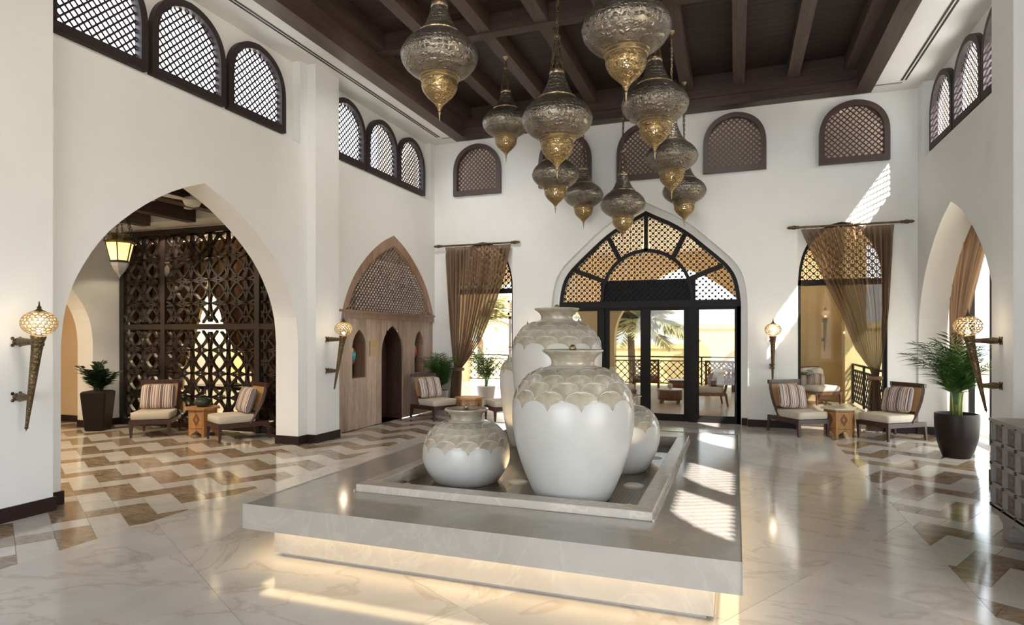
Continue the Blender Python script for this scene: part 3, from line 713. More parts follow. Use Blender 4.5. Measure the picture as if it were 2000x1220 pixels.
path += [ax0+d*s for s in (.795, .80, .81, .815, .83)]; rs += [.012, .016, .012, .005, .004]
mb.tube(path, rs, 20); SM['torch'] = mb.mesh('torch', 'bronze', 40)
gp = [(.05, -.098)]+[(.132*cos(a), .105*sin(a)) for a in [radians(v) for v in range(-66, 78, 8)]]+[(.03, .104)]
SM['finial'] = MB().lathe([(.05, .092), (.052, .10), (.03, .112), (.014, .125), (.018, .135), (.008, .15), (.003, .185), (0, .19)], 16, (.30, 0, 0)).mesh('finial', 'bronze', 40)
SM['bulb'] = MB().superq((.30, 0, -.068), (.06, .06, .05), 1, 1, 12, 8).mesh('bulb', 'lamp_bulb', True)
def bracket(z, xe):
    mb = MB(); mb.tube([(.0, 0, z), (.012, 0, z), (.018, 0, z), (.04, 0, z), (.08, 0, z), (xe*.7, 0, z), (xe, 0, z)], [.03, .034, .022, .034, .036, .026, .022], 8)
    for s in (-1, 1): mb.superq((.006, s*.03, z+.03), (.012, .03, .03), .8, .8, 8, 5); mb.superq((.006, s*.03, z-.03), (.012, .03, .03), .8, .8, 8, 5)
    return mb.mesh('bracket', 'bronze', 40)
SM['bracket'] = bracket(-.16, .275); SM['bracket2'] = bracket(-.64, .19)
def sconce(loc, rz, lab):
    t = thing('wall_sconce', lab, 'wall lamp', loc, rz, 'torch wall lamps')
    for nm in ('torch', 'globe', 'finial', 'bulb'): link(nm, SM[nm], t)
    link('bracket', SM['bracket'], t); link('bracket', SM['bracket2'], t)
    p = Matrix.Rotation(rz, 3, 'Z') @ Vector((.30, 0, .01)); light('POINT', 'sconce_light', (loc[0]+p.x, loc[1]+p.y, loc[2]+p.z-.05), 2.2, (1, .84, .62), radius=.04)
sconce((-5.90, 3.56, 1.71), 0, 'bronze torch wall lamp with pierced globe on the pilaster before the lounge arch')
sconce((-5.90, 7.90, 1.71), 0, 'bronze torch wall lamp with pierced globe beside the wood panelled arch')
sconce((.59, 11.70, 1.71), radians(-90), 'bronze torch wall lamp with pierced globe in the sun patches beside the entrance')
sconce((-3.83, 11.70, 1.71), radians(-90), 'bronze torch wall lamp mostly hidden behind the tallest jar')
sconce((2.65, 7.93, 1.71), radians(180), 'bronze torch wall lamp leaning out above the carved grey chest')

# ------------------------------------------------------------------ wood panelled arch on the lounge side
XP = -6.10
pf = FX(XP, -1)
wp = thing('wood_panelling', 'wooden arch panelling with a doorway, two niches and a lattice top', 'wall panelling', (0, 0, 0))
NI = [(8.85, 9.27, .88, 1.40, 1.71), (9.77, 10.54, 0, 1.32, 1.80), (11.0, 11.38, .86, 1.40, 1.71)]
NP = [(1, 0), (.96, .2), (.85, .42), (.66, .64), (.4, .83), (0, 1)]
edges = [8.42, 8.56, 8.71, 8.85, 9.06, 9.27, 9.44, 9.60, 9.77, 9.96, 10.155, 10.35, 10.54, 10.70, 10.85, 11.0, 11.19, 11.38, 11.52, 11.67, 11.82]
ZT = 1.90
for y0, y1 in zip(edges, edges[1:]):
    a, b = y0+.0015, y1-.0015; op = next((n for n in NI if n[0]-1e-6 <= y0 and y1 <= n[1]+1e-6), None)
    if not op:
        mb = MB(); mb.prism([[(a, .01), (b, .01), (b, ZT), (a, ZT)]], pf, 0, .03); mb.build('plank', 'wall_panel', wp); continue
    c, hw = (op[0]+op[1])/2, (op[1]-op[0])/2; ar = arch(c, hw, op[3], op[4], NP)
    seg = [(max(a, min(b, p[0])), p[1]) for p in ar if y0-1e-6 <= p[0] <= y1+1e-6]
    mb = MB(); mb.prism([[(b, ZT), (a, ZT)]+seg], pf, 0, .03); mb.build('plank', 'wall_panel', wp)
    if op[2] > 0: mb = MB(); mb.prism([[(a, .01), (b, .01), (b, op[2]), (a, op[2])]], pf, 0, .03); mb.build('plank', 'wall_panel', wp)
for i, (y0, y1, zb, zs, za) in enumerate(NI):
    c, hw = (y0+y1)/2, (y1-y0)/2; d = .42 if zb == 0 else .26
    o1 = [(y0, zb)]+arch(c, hw, zs, za, NP)+[(y1, zb)]; o2 = [(y0-.02, zb-.02)]+arch(c, hw+.02, zs, za+.025, NP)+[(y1+.02, zb-.02)]
    mb = MB(); mb.prism([o2, o1], pf, .03, d); mb.build('reveal', 'arch_wood' if zb else 'dark_wood', wp)
    mb = MB(); mb.prism([o2], pf, d, d+.02); mb.build('niche_back', 'dark_wood', wp)
# carved door standing in the doorway
mb = MB(); mb.prism([[(9.80, .02), (10.51, .02)]+arch(10.155, .355, 1.32, 1.77, NP)[::-1]], pf, .36, .40); dl_ = mb.build('door_leaf', 'dark_wood', wp)
mb = MB()
for i in range(9): mb.superq((XP-.355, 9.86, .25+i*.145), (.02, .06, .11), 1, 1, 8, 5)
mb.build('carving', 'brass_plain', dl_)
MB().superq((XP-.33, 10.0, .95), (.03, .03, .12), .6, .6, 8, 5).build('handle', 'steel', dl_, True)
MB().box(XP-.03, XP+.045, 8.42, 11.82, 1.90, 2.03).box(XP-.03, XP+.06, 8.42, 11.82, 2.0, 2.04).build('rail', 'arch_wood', wp)
ao = lambda hw, za: [(10.12-hw, 2.04)]+[p for p in arch(10.12, hw, 1.5, za) if p[1] > 2.04]+[(10.12+hw, 2.04)]
mb = MB(); mb.prism([ao(1.70, 3.49), ao(1.55, 3.30)], pf, -.04, .05); mb.build('arch_frame', 'arch_wood', wp)
mb = MB(); mb.prism([ao(1.58, 3.33), ao(1.53, 3.27)], pf, -.02, .05); mb.build('arch_bead', 'lattice_wood', wp)
mb = MB(); poly = ao(1.54, 3.285); lattice(mb, poly, pf, .066, .024, .0, .02, .036, 45)
e = .066*sqrt(2)/2; mbb = MB()
for i in range(-25, 26):
    for j in range(0, 20):
        y, z = 10.12+i*e*2/2, 2.06+j*e
        if (i+j) % 2 == 0 and inside(poly, y, z): mbb.superq((XP+.008, y, z), (.04, .044, .044), 1, 1, 8, 5)
mb.build('lattice', 'lattice_wood', wp, 60)['kind'] = 'stuff'; mbb.build('lattice_bead', 'bead_glint', wp, True)['kind'] = 'stuff'
mb = MB(); mb.prism([ao(1.56, 3.31)], pf, .10, .12); mb.build('backing', 'dark_wood', wp)
for o_ in [o for o in wp.children if o.name.startswith('lattice')]: pass
t = thing('wall_sign', 'small brushed brass wall sign with faint lines beside the pointed doorway', 'sign', (XP, 9.495, 1.385))
MB().box(0, .012, -.115, .115, -.135, .135).build('plate', 'brass_plate', t); 
for k, (z, h) in enumerate(((.035, .012), (-.005, .01), (-.06, .016), (-.09, .01), (-.112, .008))): MB().box(.012, .0135, -.09, .08, z-h/2, z+h/2).build('engraved_line', 'pot_grey', t)
def niche_lantern(y, z, mat, lab):
    t = thing('niche_lantern', lab, 'lantern', (XP-.05, y, z), 0)
    MB().lathe([(.02, -.10), (.05, -.07), (.06, 0), (.055, .06), (.02, .10)], 10).build('glass_body', mat, t, 40)
    MB().lathe([(.058, .055), (.03, .10), (.012, .13)], 10).build('cap', 'brass_plain', t, 40); MB().lathe([(.012, -.15), (.03, -.12), (.05, -.07)], 10).build('base', 'brass_plain', t, 40)
    mb = MB(); mb.tube([(0, 0, .12), (0, 0, 1.68-z if z < 1.5 else .2)], .004, 4); mb.build('hook', 'black', t)
niche_lantern(8.93, 1.27, 'teal_glass', 'tiny blue glass lantern hanging in the niche nearer the torch lamp')
niche_lantern(11.06, 1.30, 'red_glass', 'tiny red glass lantern hanging in the niche nearer the curtain')

# ------------------------------------------------------------------ curtains
def interp(L, z):
    L = sorted(L, key=lambda p: -p[1])
    if z >= L[0][1]: return L[0][0]
    for a, b in zip(L, L[1:]):
        if b[1] <= z <= a[1]: return a[0]+(b[0]-a[0])*(a[1]-z)/(a[1]-b[1])
    return L[-1][0]
def curtain(label, fn, le, re, tie, zt, zb, folds, amp, seed=1, cm='curtain'):
    rnd = random.Random(seed); ph = [rnd.uniform(0, 6) for _ in range(4)]
    t = thing('curtain', label, 'curtain'); NZ, NU = 44, 150
    def rows(za, zb_, n):
        R = []
        for k in range(n+1):
            z = za+(zb_-za)*k/n; l, r = interp(le, z), interp(re, z); wd = abs(r-l); row = []
            for i in range(NU+1):
                u = i/NU; uu = u+.012*sin(9*u+ph[0])
                A = min(amp, amp*(.35+wd*.6)); edge = min(1, (zt-z)/.25+.25)
                d = A*edge*(sin(2*pi*folds*uu+ph[1]+.5*sin(z*1.3+ph[2]))+.35*sin(2*pi*folds*2.3*uu+ph[3]))
                row.append(fn(l+(r-l)*u, z, d))
            R.append(row)
        return R
    MB().grid(rows(zt, tie, NZ), True).build('drape', cm, t, True); MB().grid(rows(tie-.05, zb, 16), True).build('tail', cm, t, True)
    l, r = interp(le, tie), interp(re, tie); c = (l+r)/2; hw = abs(r-l)/2+.035
    mb = MB(); mb.tube([fn(c+hw*cos(a), tie-.02, .07*sin(a)) for a in [2*pi*i/16 for i in range(16)]], .035, 8, True); mb.build('tieback', cm, t, True)
    return t
def rod(label, p, q, fin):
    t = thing('curtain_rod', label, 'curtain rod'); mb = MB().tube([p, q], .018, 10); mb.build('rod', 'bronze', t, 30)
    d = (Vector(q)-Vector(p)).normalized()
    for e, s in ((Vector(p), -1), (Vector(q), 1)):
        if (s == 1 and fin in (1, 2)) or (s == -1 and fin in (0, 2)):
            mb = MB(); mb.tube([e+d*s*x for x in (0, .02, .04, .07, .11, .14, .16, .2)], [.018, .03, .022, .034, .034, .022, .03, .008], 10); mb.build('finial', 'bronze', t, 30)
    for f in (.06, .94):
        b = Vector(p).lerp(Vector(q), f); mb = MB().tube([b, b+Vector((0, .06, 0))], .012, 8); mb.build('bracket', 'bronze', t, 30)
cf = FY(YB-.02, -1)
curtain('brown striped sheer curtain tied back beside the wood panelled arch', cf, [(-5.76, 3.47), (-5.71, 2.63), (-5.64, 1.77), (-5.57, 1.13), (-5.53, .93), (-5.60, .80), (-5.64, .02)], [(-4.27, 3.47), (-4.41, 2.8), (-4.64, 2.18), (-4.92, 1.56), (-5.21, 1.13), (-5.38, .93), (-5.37, .80), (-5.40, .02)], .93, 3.46, .015, 15, .075, 3)
curtain('brown striped sheer curtain tied back behind the striped chairs near the sun streaks', cf, [(1.04, 3.45), (1.25, 2.97), (1.43, 2.52), (1.66, 2.0), (1.88, 1.39), (2.09, 1.05), (2.13, .92), (2.09, .8), (2.03, .02)], [(2.45, 3.45), (2.43, 2.91), (2.38, 2.07), (2.31, 1.4), (2.24, 1.05), (2.22, .92), (2.24, .8), (2.29, .02)], .92, 3.44, .015, 15, .075, 5)
rod('bronze curtain rod above the curtain beside the wood panelled arch', (-5.80, 11.64, 3.485), (-4.27, 11.64, 3.485), 2)
rod('bronze curtain rod below the end wall window nearest the potted palm', (1.02, 11.62, 3.465), (2.52, 11.62, 3.465), 2)
cr_ = lambda a, b, d: (3.24+d, a, b)
curtain('brown striped curtain tied back inside the keel arch behind the potted palm', cr_, [(9.75, 3.6), (10.0, 3.1), (10.4, 2.65), (10.75, 2.2), (11.1, 1.65), (11.35, 1.05), (11.38, .9), (11.3, .4), (11.25, .02)], [(11.72, 3.6), (11.7, 2.0), (11.66, 1.05), (11.62, .9), (11.66, .7), (11.7, .02)], .98, 3.6, .015, 12, .04, 9)

# ------------------------------------------------------------------ lounge chairs, cushions and side tables
CH = {}
mb = MB()
for s in (-1, 1): pass
def leg_mesh(rear):
    mb = MB()
    if rear: mb.bar((0, 0, .27), (0, .045, 0), .05, .05, (0, 1, 0), .03, .03)
    else: mb.bar((0, 0, .22), (0, 0, 0), .052, .052, (0, 1, 0), .026, .026)
    return mb.mesh('leg', 'chair_frame')
CH['legf'], CH['legr'] = leg_mesh(0), leg_mesh(1)
CH['seat_frame'] = MB().box(-.295, .295, -.345, -.30, .205, .275).box(-.295, -.25, -.30, .41, .205, .275).box(.25, .295, -.30, .41, .205, .275).box(-.25, .25, .36, .40, .21, .265).mesh('seat_frame', 'chair_frame')
SP = [(.12, .25), (.20, .36), (.27, .48), (.325, .60), (.36, .72), (.38, .85)]
def stile(x): return MB().tube([(x, y, z) for y, z in SP], [.03]*6, 4).mesh('back_post', 'chair_frame')
CH['st0'], CH['st1'] = stile(-.272), stile(.272)
CH['top_rail'] = MB().box(-.30, .30, .355, .405, .80, .865).mesh('top_rail', 'chair_frame'); CH['low_rail'] = MB().box(-.26, .26, .215, .25, .40, .435).mesh('low_rail', 'chair_frame')
CH['cane_panel'] = MB().grid([[(x, y-.01, z) for x in (-.255, .255)] for y, z in SP[1:]]).mesh('cane_panel', 'cane')
CH['seat_cushion'] = MB().superq((0, -.055, .335), (.57, .56, .125), .22, .16, 40, 12).mesh('seat_cushion', 'cream_fabric', True)
PM = MB().superq((0, 0, 0), (.50, .40, .16), .75, .22, 44, 14)
PM.v = [(x*(1-.10*(1-abs(z)/.4)*0), y, z*1.0) for x, y, z in PM.v]
pme = PM.mesh('pillow', 'stripe_fabric', True)
PIPE = MB().superq((0, 0, 0), (.51, .41, .016), .5, .2, 44, 6).mesh('piping', 'cream_fabric', True)
def chair(c, f, lab, plab, tilt=0):
    rz = atan2(f[0], -f[1]); t = thing('lounge_chair', lab, 'chair', (c[0], c[1], 0), rz, 'low lounge chairs in the lobby')
    for nm, key, loc in (('leg', 'legf', (-.268, -.318, 0)), ('leg', 'legf', (.268, -.318, 0)), ('leg', 'legr', (-.27, .385, 0)), ('leg', 'legr', (.27, .385, 0))): link(nm, CH[key], t, loc)
    for nm in ('seat_frame', 'top_rail', 'low_rail', 'cane_panel', 'seat_cushion'): link(nm, CH[nm], t)
    link('back_post', CH['st0'], t); link('back_post', CH['st1'], t)
    p = bpy.data.objects.new('throw_pillow', pme); COL.objects.link(p)
    R = Matrix.Rotation(rz, 4, 'Z') @ Matrix.Translation((0, .165, .60)) @ Matrix.Rotation(tilt, 4, 'Y') @ Matrix.Rotation(radians(72), 4, 'X')
    p.matrix_world = Matrix.Translation((c[0], c[1], 0)) @ R; tag(p, plab, 'pillow', 'striped pillows on the chairs')
    link('piping', PIPE, p)
chair((-8.90, 7.44), (.60, -.80), 'dark wood lounge chair facing out of the screen, beside the potted shrub', 'striped pillow on the chair beside the potted shrub')
chair((-7.34, 7.54), (-.45, -.89), 'dark wood lounge chair turned sideways before the screen, by the arch jamb', 'striped pillow on the sideways chair before the screen')
chair((-5.47, 10.68), (.90, -.43), 'dark wood lounge chair before the wood panelled arch', 'striped pillow on the chair before the wood panelled arch')
chair((-4.12, 10.98), (-.75, -.66), 'dark wood lounge chair half hidden behind the jars', 'striped pillow on the chair half hidden behind the jars')
chair((.97, 11.08), (.56, -.83), 'dark wood lounge chair under the sunlit torch lamp', 'striped pillow on the chair under the sunlit torch lamp', .1)
chair((2.25, 11.08), (-.80, -.60), 'dark wood lounge chair between the tied curtain and the big palm pot', 'striped pillow on the chair next to the big palm pot', -.08)
def hexa(r, k0=0): return [(r*cos(pi/3*k+k0), r*sin(pi/3*k+k0)) for k in range(6)]
HX = {}
r = .235; s = r
pan = [(-s/2, 0), (-s/2+.035, 0)]+[(-s/2+.035+(s-.07)*i/10, .03+.055*sin(pi*i/10)+(.02 if i == 5 else 0)) for i in range(11)]+[(s/2-.035, 0), (s/2, 0), (s/2, .43), (-s/2, .43)]
mb = MB(); mb.prism([pan], lambda a, b, d: (a, -r*cos(pi/6)-d, b), -.02, 0); HX['side_panel'] = mb.mesh('side_panel', 'table_wood')
mb = MB()
for cz, h in ((.27, .10),):
    for q in (1.0, .62):
        L = [(0, cz-h*q), (.055*q, cz), (0, cz+h*q), (-.055*q, cz)]; I_ = [(x*.75, cz+(z-cz)*.8) for x, z in L]
        mb.prism([L, I_], lambda a, b, d: (a, -r*cos(pi/6)-d, b), 0, .006)
mb.box(-.09, .09, -r*cos(pi/6)-.006, -r*cos(pi/6), .125, .133).box(-.09, .09, -r*cos(pi/6)-.006, -r*cos(pi/6), .392, .40)
HX['carving'] = mb.mesh('carving', 'porch_wood')
mb = MB(); mb.prism([hexa(.285)], lambda a, b, d: (a, b, d), .43, .455); HX['top0'] = mb.mesh('table_top', 'table_wood')
mb = MB(); mb.prism([hexa(.285)], lambda a, b, d: (a, b, d), .43, .455); HX['top1'] = mb.mesh('table_top', 'marble_top')
def table(c, rz, top, lab):
    t = thing('side_table', lab, 'table', (c[0], c[1], 0), rz, 'hexagonal side tables')
    for k in range(6):
        o = link('side_panel', HX['side_panel'], t, None, (0, 0, pi/3*k)); o.parent = t; link('carving', HX['carving'], o)
    link('table_top', HX[top], t)
table((-8.13, 7.66), .35, 'top0', 'hexagonal carved wooden side table with a green jar on it')
table((-4.72, 10.62), .3, 'top0', 'hexagonal wooden side table between the chairs behind the jars')
table((1.56, 11.14), .2, 'top1', 'hexagonal wooden side table with pale stone top between the striped chairs')
t = thing('green_jar', 'squat dark green glazed jar on the carved table before the screen', 'jar', (-8.13, 7.66, .455))
MB().lathe([(.07, 0), (.11, .03), (.135, .075), (.125, .115), (.08, .145), (.04, .155), (.035, .165)], 28).build('body', 'green_glaze', t, 50); MB().lathe([(.035, .165), (.045, .172), (.05, .185), (.04, .188)], 20).build('rim', 'green_glaze', t, 50)

# ------------------------------------------------------------------ plants
def frond_mesh(name, L, droop, nl, ll, lw, m, seed, rise=.9, flat=False):
    rnd = random.Random(seed); mb = MB(); pts = []
    for i in range(13):
        u = i/12; pts.append(Vector((L*u*(.25+.55*u), 0, L*(rise*u-droop*u*u))))
    mb.tube(pts, [.007*(1-.8*i/12)+.0012 for i in range(13)], 5)
    for i in range(nl):
        u = .22+.78*i/nl; k = min(11, int(u*12)); p = pts[k].lerp(pts[k+1], u*12-k); d = (pts[k+1]-pts[k]).normalized()
        for s in (-1, 1):
            ln = ll*(.55+.8*sin(pi*min(1, u*1.02)))*rnd.uniform(.85, 1.1)
            dr = (d*.65+Vector((0, s*.8, 0))+Vector((0, 0, rnd.uniform(-.35, .25)))).normalized()
            sd = dr.cross(Vector((0, 0, 1))).normalized()*lw/2; e = p+dr*ln+Vector((0, 0, -.25*ln)); mid = p.lerp(e, .45)+Vector((0, 0, .06*ln))
            b = len(mb.v); mb.v += [tuple(p), tuple(mid+sd), tuple(e), tuple(mid-sd)]; mb.f.append((b, b+1, b+2, b+3))
    return mb.mesh(name, m)
FR = [frond_mesh('frond', .95, .42, 26, .26, .02, 'leaf_palm', s) for s in (1, 2, 3)]
def palm(root, n, z, sc, tilt, seed, r0=.03, meshes=FR, lo=-.1):
    rnd = random.Random(seed)
    for i in range(n):
        a = 2*pi*i*.382+rnd.uniform(-.2, .2); o = link('frond', meshes[i % len(meshes)], root, (r0*cos(a), r0*sin(a), z))
        o.rotation_euler = (0, -rnd.uniform(lo, tilt), a); k = sc*rnd.uniform(.75, 1.1); o.scale = (k*1.1, k*1.1, k)
t = thing('potted_palm', 'feathery green palm in a tall round dark brown pot', 'plant', (2.74, 9.66, 0))
MB().lathe([(.15, 0), (.165, .02), (.20, .12), (.235, .26), (.25, .40), (.253, .52), (.25, .57), (.245, .58), (.232, .58), (.228, .56), (.225, .50)], 40).build('pot', 'pot_brown', t, 50)
MB().lathe([(.228, .52), (0, .53)], 24).build('soil', 'soil', t)
mb = MB(); rnd = random.Random(4)
for i in range(12): a = rnd.uniform(0, 6.28); mb.tube([(.05*cos(a), .05*sin(a), .5), (.055*cos(a), .055*sin(a), .72), (.07*cos(a), .07*sin(a), .86)], [.012, .010, .007], 6)
mb.build('stems', 'stem_green', t, True); palm(t, 26, .70, .95, .95, 11, .03, FR, .25)
t = thing('potted_palm', 'feathery green palm in a grey pot behind the chair at the wood panelled arch', 'plant', (-5.66, 11.28, 0))
MB().lathe([(.11, 0), (.14, .2), (.16, .45), (.165, .5), (.15, .5), (.145, .46)], 24).build('pot', 'pot_grey', t, 40); MB().lathe([(.147, .46), (0, .465)], 20).build('soil', 'soil', t); palm(t, 20, .46, .80, .95, 21, .03, FR, .55)
t = thing('potted_shrub', 'glossy dark green shrub in a tall tapered square brown pot', 'plant', (-10.22, 7.44, 0), .5)
mb = MB(); mb.hexa([(-.15, -.15, 0), (.15, -.15, 0), (.15, .15, 0), (-.15, .15, 0), (-.20, -.20, .66), (.20, -.20, .66), (.20, .20, .66), (-.20, .20, .66)])
o = mb.build('pot', 'pot_brown', t); bv = o.modifiers.new('b', 'BEVEL'); bv.width = .03; bv.segments = 3
MB().box(-.17, .17, -.17, .17, .655, .668).build('soil', 'soil', t)
FZ = [frond_mesh('stem', .46, .20, 12, .15, .075, 'leaf_dark', s, .95) for s in (5, 6)]
palm(t, 20, .64, .95, 1.0, 31, .06, FZ, .0)

# ------------------------------------------------------------------ carved chest
t = thing('carved_chest', 'grey studded chest with rows of small carved square panels', 'chest', (1.97, 6.12, 0))
MB().box(.03, .60, -2.4, -.02, .22, .91).build('body', 'chest_grey', t)
MB().box(-.015, .63, -2.42, .0, .905, .93).build('top', 'chest_grey', t)
MB().box(.0, .60, -2.4, -.02, .165, .225).build('base_rail', 'chest_grey', t)
for y in (-.22, -2.2):
    for x in (.09, .50):
        mb = MB(); P_ = [(-.15, .17), (.15, .17), (.13, .13), (.06, .10), (.05, .03), (.08, 0), (-.08, 0), (-.05, .03), (-.06, .10), (-.13, .13)]
        mb.prism([P_], lambda a, b, d: (x+d, y+a, b), -.06, .07); mb.build('foot', 'chest_grey', t)
RZ = [.225+(.905-.225)*i/4 for i in range(5)]; CY = [-.02-.236*i for i in range(11)]
for z in RZ: MB().box(0, .05, -2.4, -.02, z-.018, z+.018).build('lattice_rail', 'chest_grey', t)
for y in CY: MB().box(.003, .05, y-.026, y+.026, .225, .905).build('lattice_stile', 'chest_grey', t)
pm = MB().box(.018, .034, -.075, .075, -.06, .06).mesh('panel', 'chest_panel'); pc = MB().superq((.016, 0, 0), (.016, .07, .07), .8, 1, 10, 6).mesh('rosette', 'chest_panel')
sm_ = MB().superq((0, 0, 0), (.022, .028, .028), .7, 1, 10, 6).mesh('stud', 'stud', True)
for i in range(4):
    for j in range(10):
        o = link('panel', pm, t, (0, (CY[j]+CY[j+1])/2, (RZ[i]+RZ[i+1])/2)); link('rosette', pc, o)
for z in RZ:
    for y in CY: link('stud', sm_, t, (-.003, y, z))

# ------------------------------------------------------------------ lounge behind the arch with the fretwork screen
AX0, AX1, AY = -10.57, -6.45, 8.13
mb = MB(); mb.prism([[(.2, 0), (5.9-1.7, 0)]+arch(5.9, 1.7, 1.5, 3.2)+[(7.6, 0), (8.3, 0), (8.3, 4.4), (.2, 4.4)]], FX(AX0, -1), 0, .38)
structure('wall_lounge_end', mb, 'plaster', 'white wall with an arch behind the potted shrub')
structure('wall_lounge_far', MB().box(-12.3, -12.2, .2, 8.3, 0, 4.4), 'tan_plaster', 'tan wall glimpsed through the far lounge arch')
structure('wall_lounge_corner', MB().box(-12.3, -10.94, 8.0, 8.1, 0, 4.4), 'tan_plaster', 'tan wall at the end of the far passage')
structure('wall_lounge_front', MB().box(-12.3, -6.45, .1, .2, 0, 4.4), 'plaster', 'white wall on the near side of the lounge')
mb = MB().box(-12.3, -6.45, .2, 7.62, 3.67, 4.1).box(-12.3, -6.45, 7.62, 10.2, 3.50, 3.80)
lc = structure('ceiling_lounge', mb, 'ceiling_white', 'dark timber lounge ceiling with a white soffit')
for i in range(30): MB().box(-11.9, -6.46, 2.9+i*.158, 2.9+i*.158+.152, 3.64, 3.665).build('plank', 'ceiling_plank', lc)
for x in (-10.3, -9.3, -8.3, -7.3): MB().box(x-.09, x+.09, .3, 7.60, 3.44, 3.65).build('ceiling_beam', 'ceiling_beam', lc)
structure('baseboard_lounge', MB().box(-10.57, -10.55, 7.6, 8.1, 0, .12).box(-10.95, -10.55, 7.585, 7.60, 0, .12).box(-12.2, -10.95, 7.98, 8.0, 0, .12).box(-12.2, -12.18, .3, 8, 0, .12), 'baseboard_brown', 'dark brown baseboard around the lounge end')
for x, y in ((-9.40, 7.88), (-7.75, 7.88)):
    t = thing('recessed_downlight', 'small lit downlight in the white soffit above the screen, %s' % {-9.4: 'nearer the hanging glass lantern', -7.75: 'nearer the arch jamb'}[x], 'ceiling light', (x, y, 3.5), 0, 'downlights above the screen'); MB().lathe([(.0, -.004), (.045, -.004), (.045, .004)], 18).build('lens', 'downlight_glow', t); MB().lathe([(.045, -.006), (.06, -.004), (.06, .003)], 18).build('ring', 'fan_white', t)
    light('SPOT', 'downlight', (x, y-.02, 3.48), 22, (1, .82, .58), radius=.04).data.spot_size = radians(110)
for x, y in ((-9.8, 5.2), (-7.8, 5.0), (-8.8, 3.0)): light('SPOT', 'lounge_downlight', (x, y, 3.42), 75, (1, .84, .62), radius=.05).data.spot_size = radians(130)
light('POINT', 'passage_light', (-11.5, 5.5, 3.2), 45, (1, .80, .55), radius=.1)
t = thing('ceiling_fan', 'white ceiling fan under the dark lounge ceiling', 'fan', (-7.0, 6.42, 3.645), .4)
MB().lathe([(.03, -.28), (.09, -.26), (.12, -.20), (.10, -.15), (.03, -.13), (.02, 0)], 20).build('motor', 'fan_white', t, 40)
for k in range(3):
    a = 2*pi*k/3; mb = MB(); P_ = [(.10, -.05), (.35, -.085), (.62, -.06), (.66, 0), (.62, .05), (.35, .07), (.10, .04)]
    mb.prism([[(x*cos(a)-y*sin(a), x*sin(a)+y*cos(a)) for x, y in P_]], lambda p, q, d: (p, q, d), -.20, -.185); mb.build('blade', 'fan_white', t)
t = thing('ceiling_unit', 'small white air unit under the dark lounge ceiling', 'vent', (-8.10, 6.50, 3.60)); MB().box(-.25, .25, -.06, .06, -.06, .0).build('casing', 'fan_white', t); MB().box(-.24, .24, -.066, -.06, -.05, -.02).build('grille', 'pot_grey', t)
# glass lantern with six panes
t = thing("glass_lantern", 'hanging black and gold lantern with lit glass panes in the lounge arch', 'lantern', (-8.09, 6.20, 2.73), .2); t.scale = (.78,)*3
RB = [(.0, -.40), (.012, -.38), (.05, -.35), (.12, -.25), (.15, -.13), (.17, -.10), (.23, .22), (.26, .24)]
def hexring(r, z): return [(r*cos(pi/3*k), r*sin(pi/3*k), z) for k in range(6)]
mb = MB(); a, b = hexring(.152, -.11), hexring(.228, .215)
for k in range(6):
    mb2 = MB(); mb2.v = [a[k], a[(k+1) % 6], b[(k+1) % 6], b[k]]; mb2.f = [(0, 1, 2, 3)]; mb2.build('pane', 'lamp_glass', t)
    mb3 = MB().bar(a[k], b[k], .018, .018); mb3.build('rib', 'black', t)
MB().lathe([(.0, -.42), (.01, -.39), (.025, -.36), (.09, -.28), (.13, -.20), (.152, -.13)], 6).build('lower_bowl', 'pot_grey', t)
MB().lathe([(.150, -.14), (.165, -.12), (.158, -.10)], 6).build('lower_band', 'black', t); MB().lathe([(.225, .205), (.262, .225), (.262, .245), (.22, .25)], 6).build('crown_rim', 'bronze', t)
MB().lathe([(.15, .25), (.16, .28), (.20, .37), (.19, .375), (.14, .30)], 12).build('crown', 'bronze', t)
mb = MB()
for k in range(6):
    p = hexring(.25, .24)[k]; chain(mb, p, (p[0]*.35, p[1]*.35, .85), .06, .005, .014)
mb.tube([(0, 0, .84), (0, 0, 1.168)], .01, 6); mb.lathe([(.09, .84), (.1, .85), (.09, .87)], 12); mb.build('chains', 'black', t)
# fretwork screen
t = thing('fretwork_screen', 'tall dark openwork screen of interlaced circles behind the chairs', 'screen', (0, AY, 0))
XS = [-10.50, -9.50, -7.42, -6.30]; ZB, ZM, ZTT = .10, 1.76, 3.46
for x in XS: MB().box(x-.05, x+.05, -.05, .05, 0, ZTT).build('post', 'screen_dark', t)
for z in (.06, ZM, ZTT-.03): MB().box(XS[0], XS[-1], -.045, .045, z-.045, z+.045).build('rail', 'screen_dark', t)
def arc_bars(mb, cx, cz, R, x0, x1, z0, z1, wd, y0, y1, n=28):
    pts = [(cx+R*cos(2*pi*i/n), cz+R*sin(2*pi*i/n)) for i in range(n)]
    ins = lambda p: x0 <= p[0] <= x1 and z0 <= p[1] <= z1
    for i in range(n):
        p, q = pts[i], pts[(i+1) % n]
        if ins(p) and ins(q): mb.bar((p[0], (y0+y1)/2, p[1]), (q[0], (y0+y1)/2, q[1]), abs(y1-y0), wd, (0, 0, 1) if abs(q[1]-p[1]) < abs(q[0]-p[0]) else (1, 0, 0))
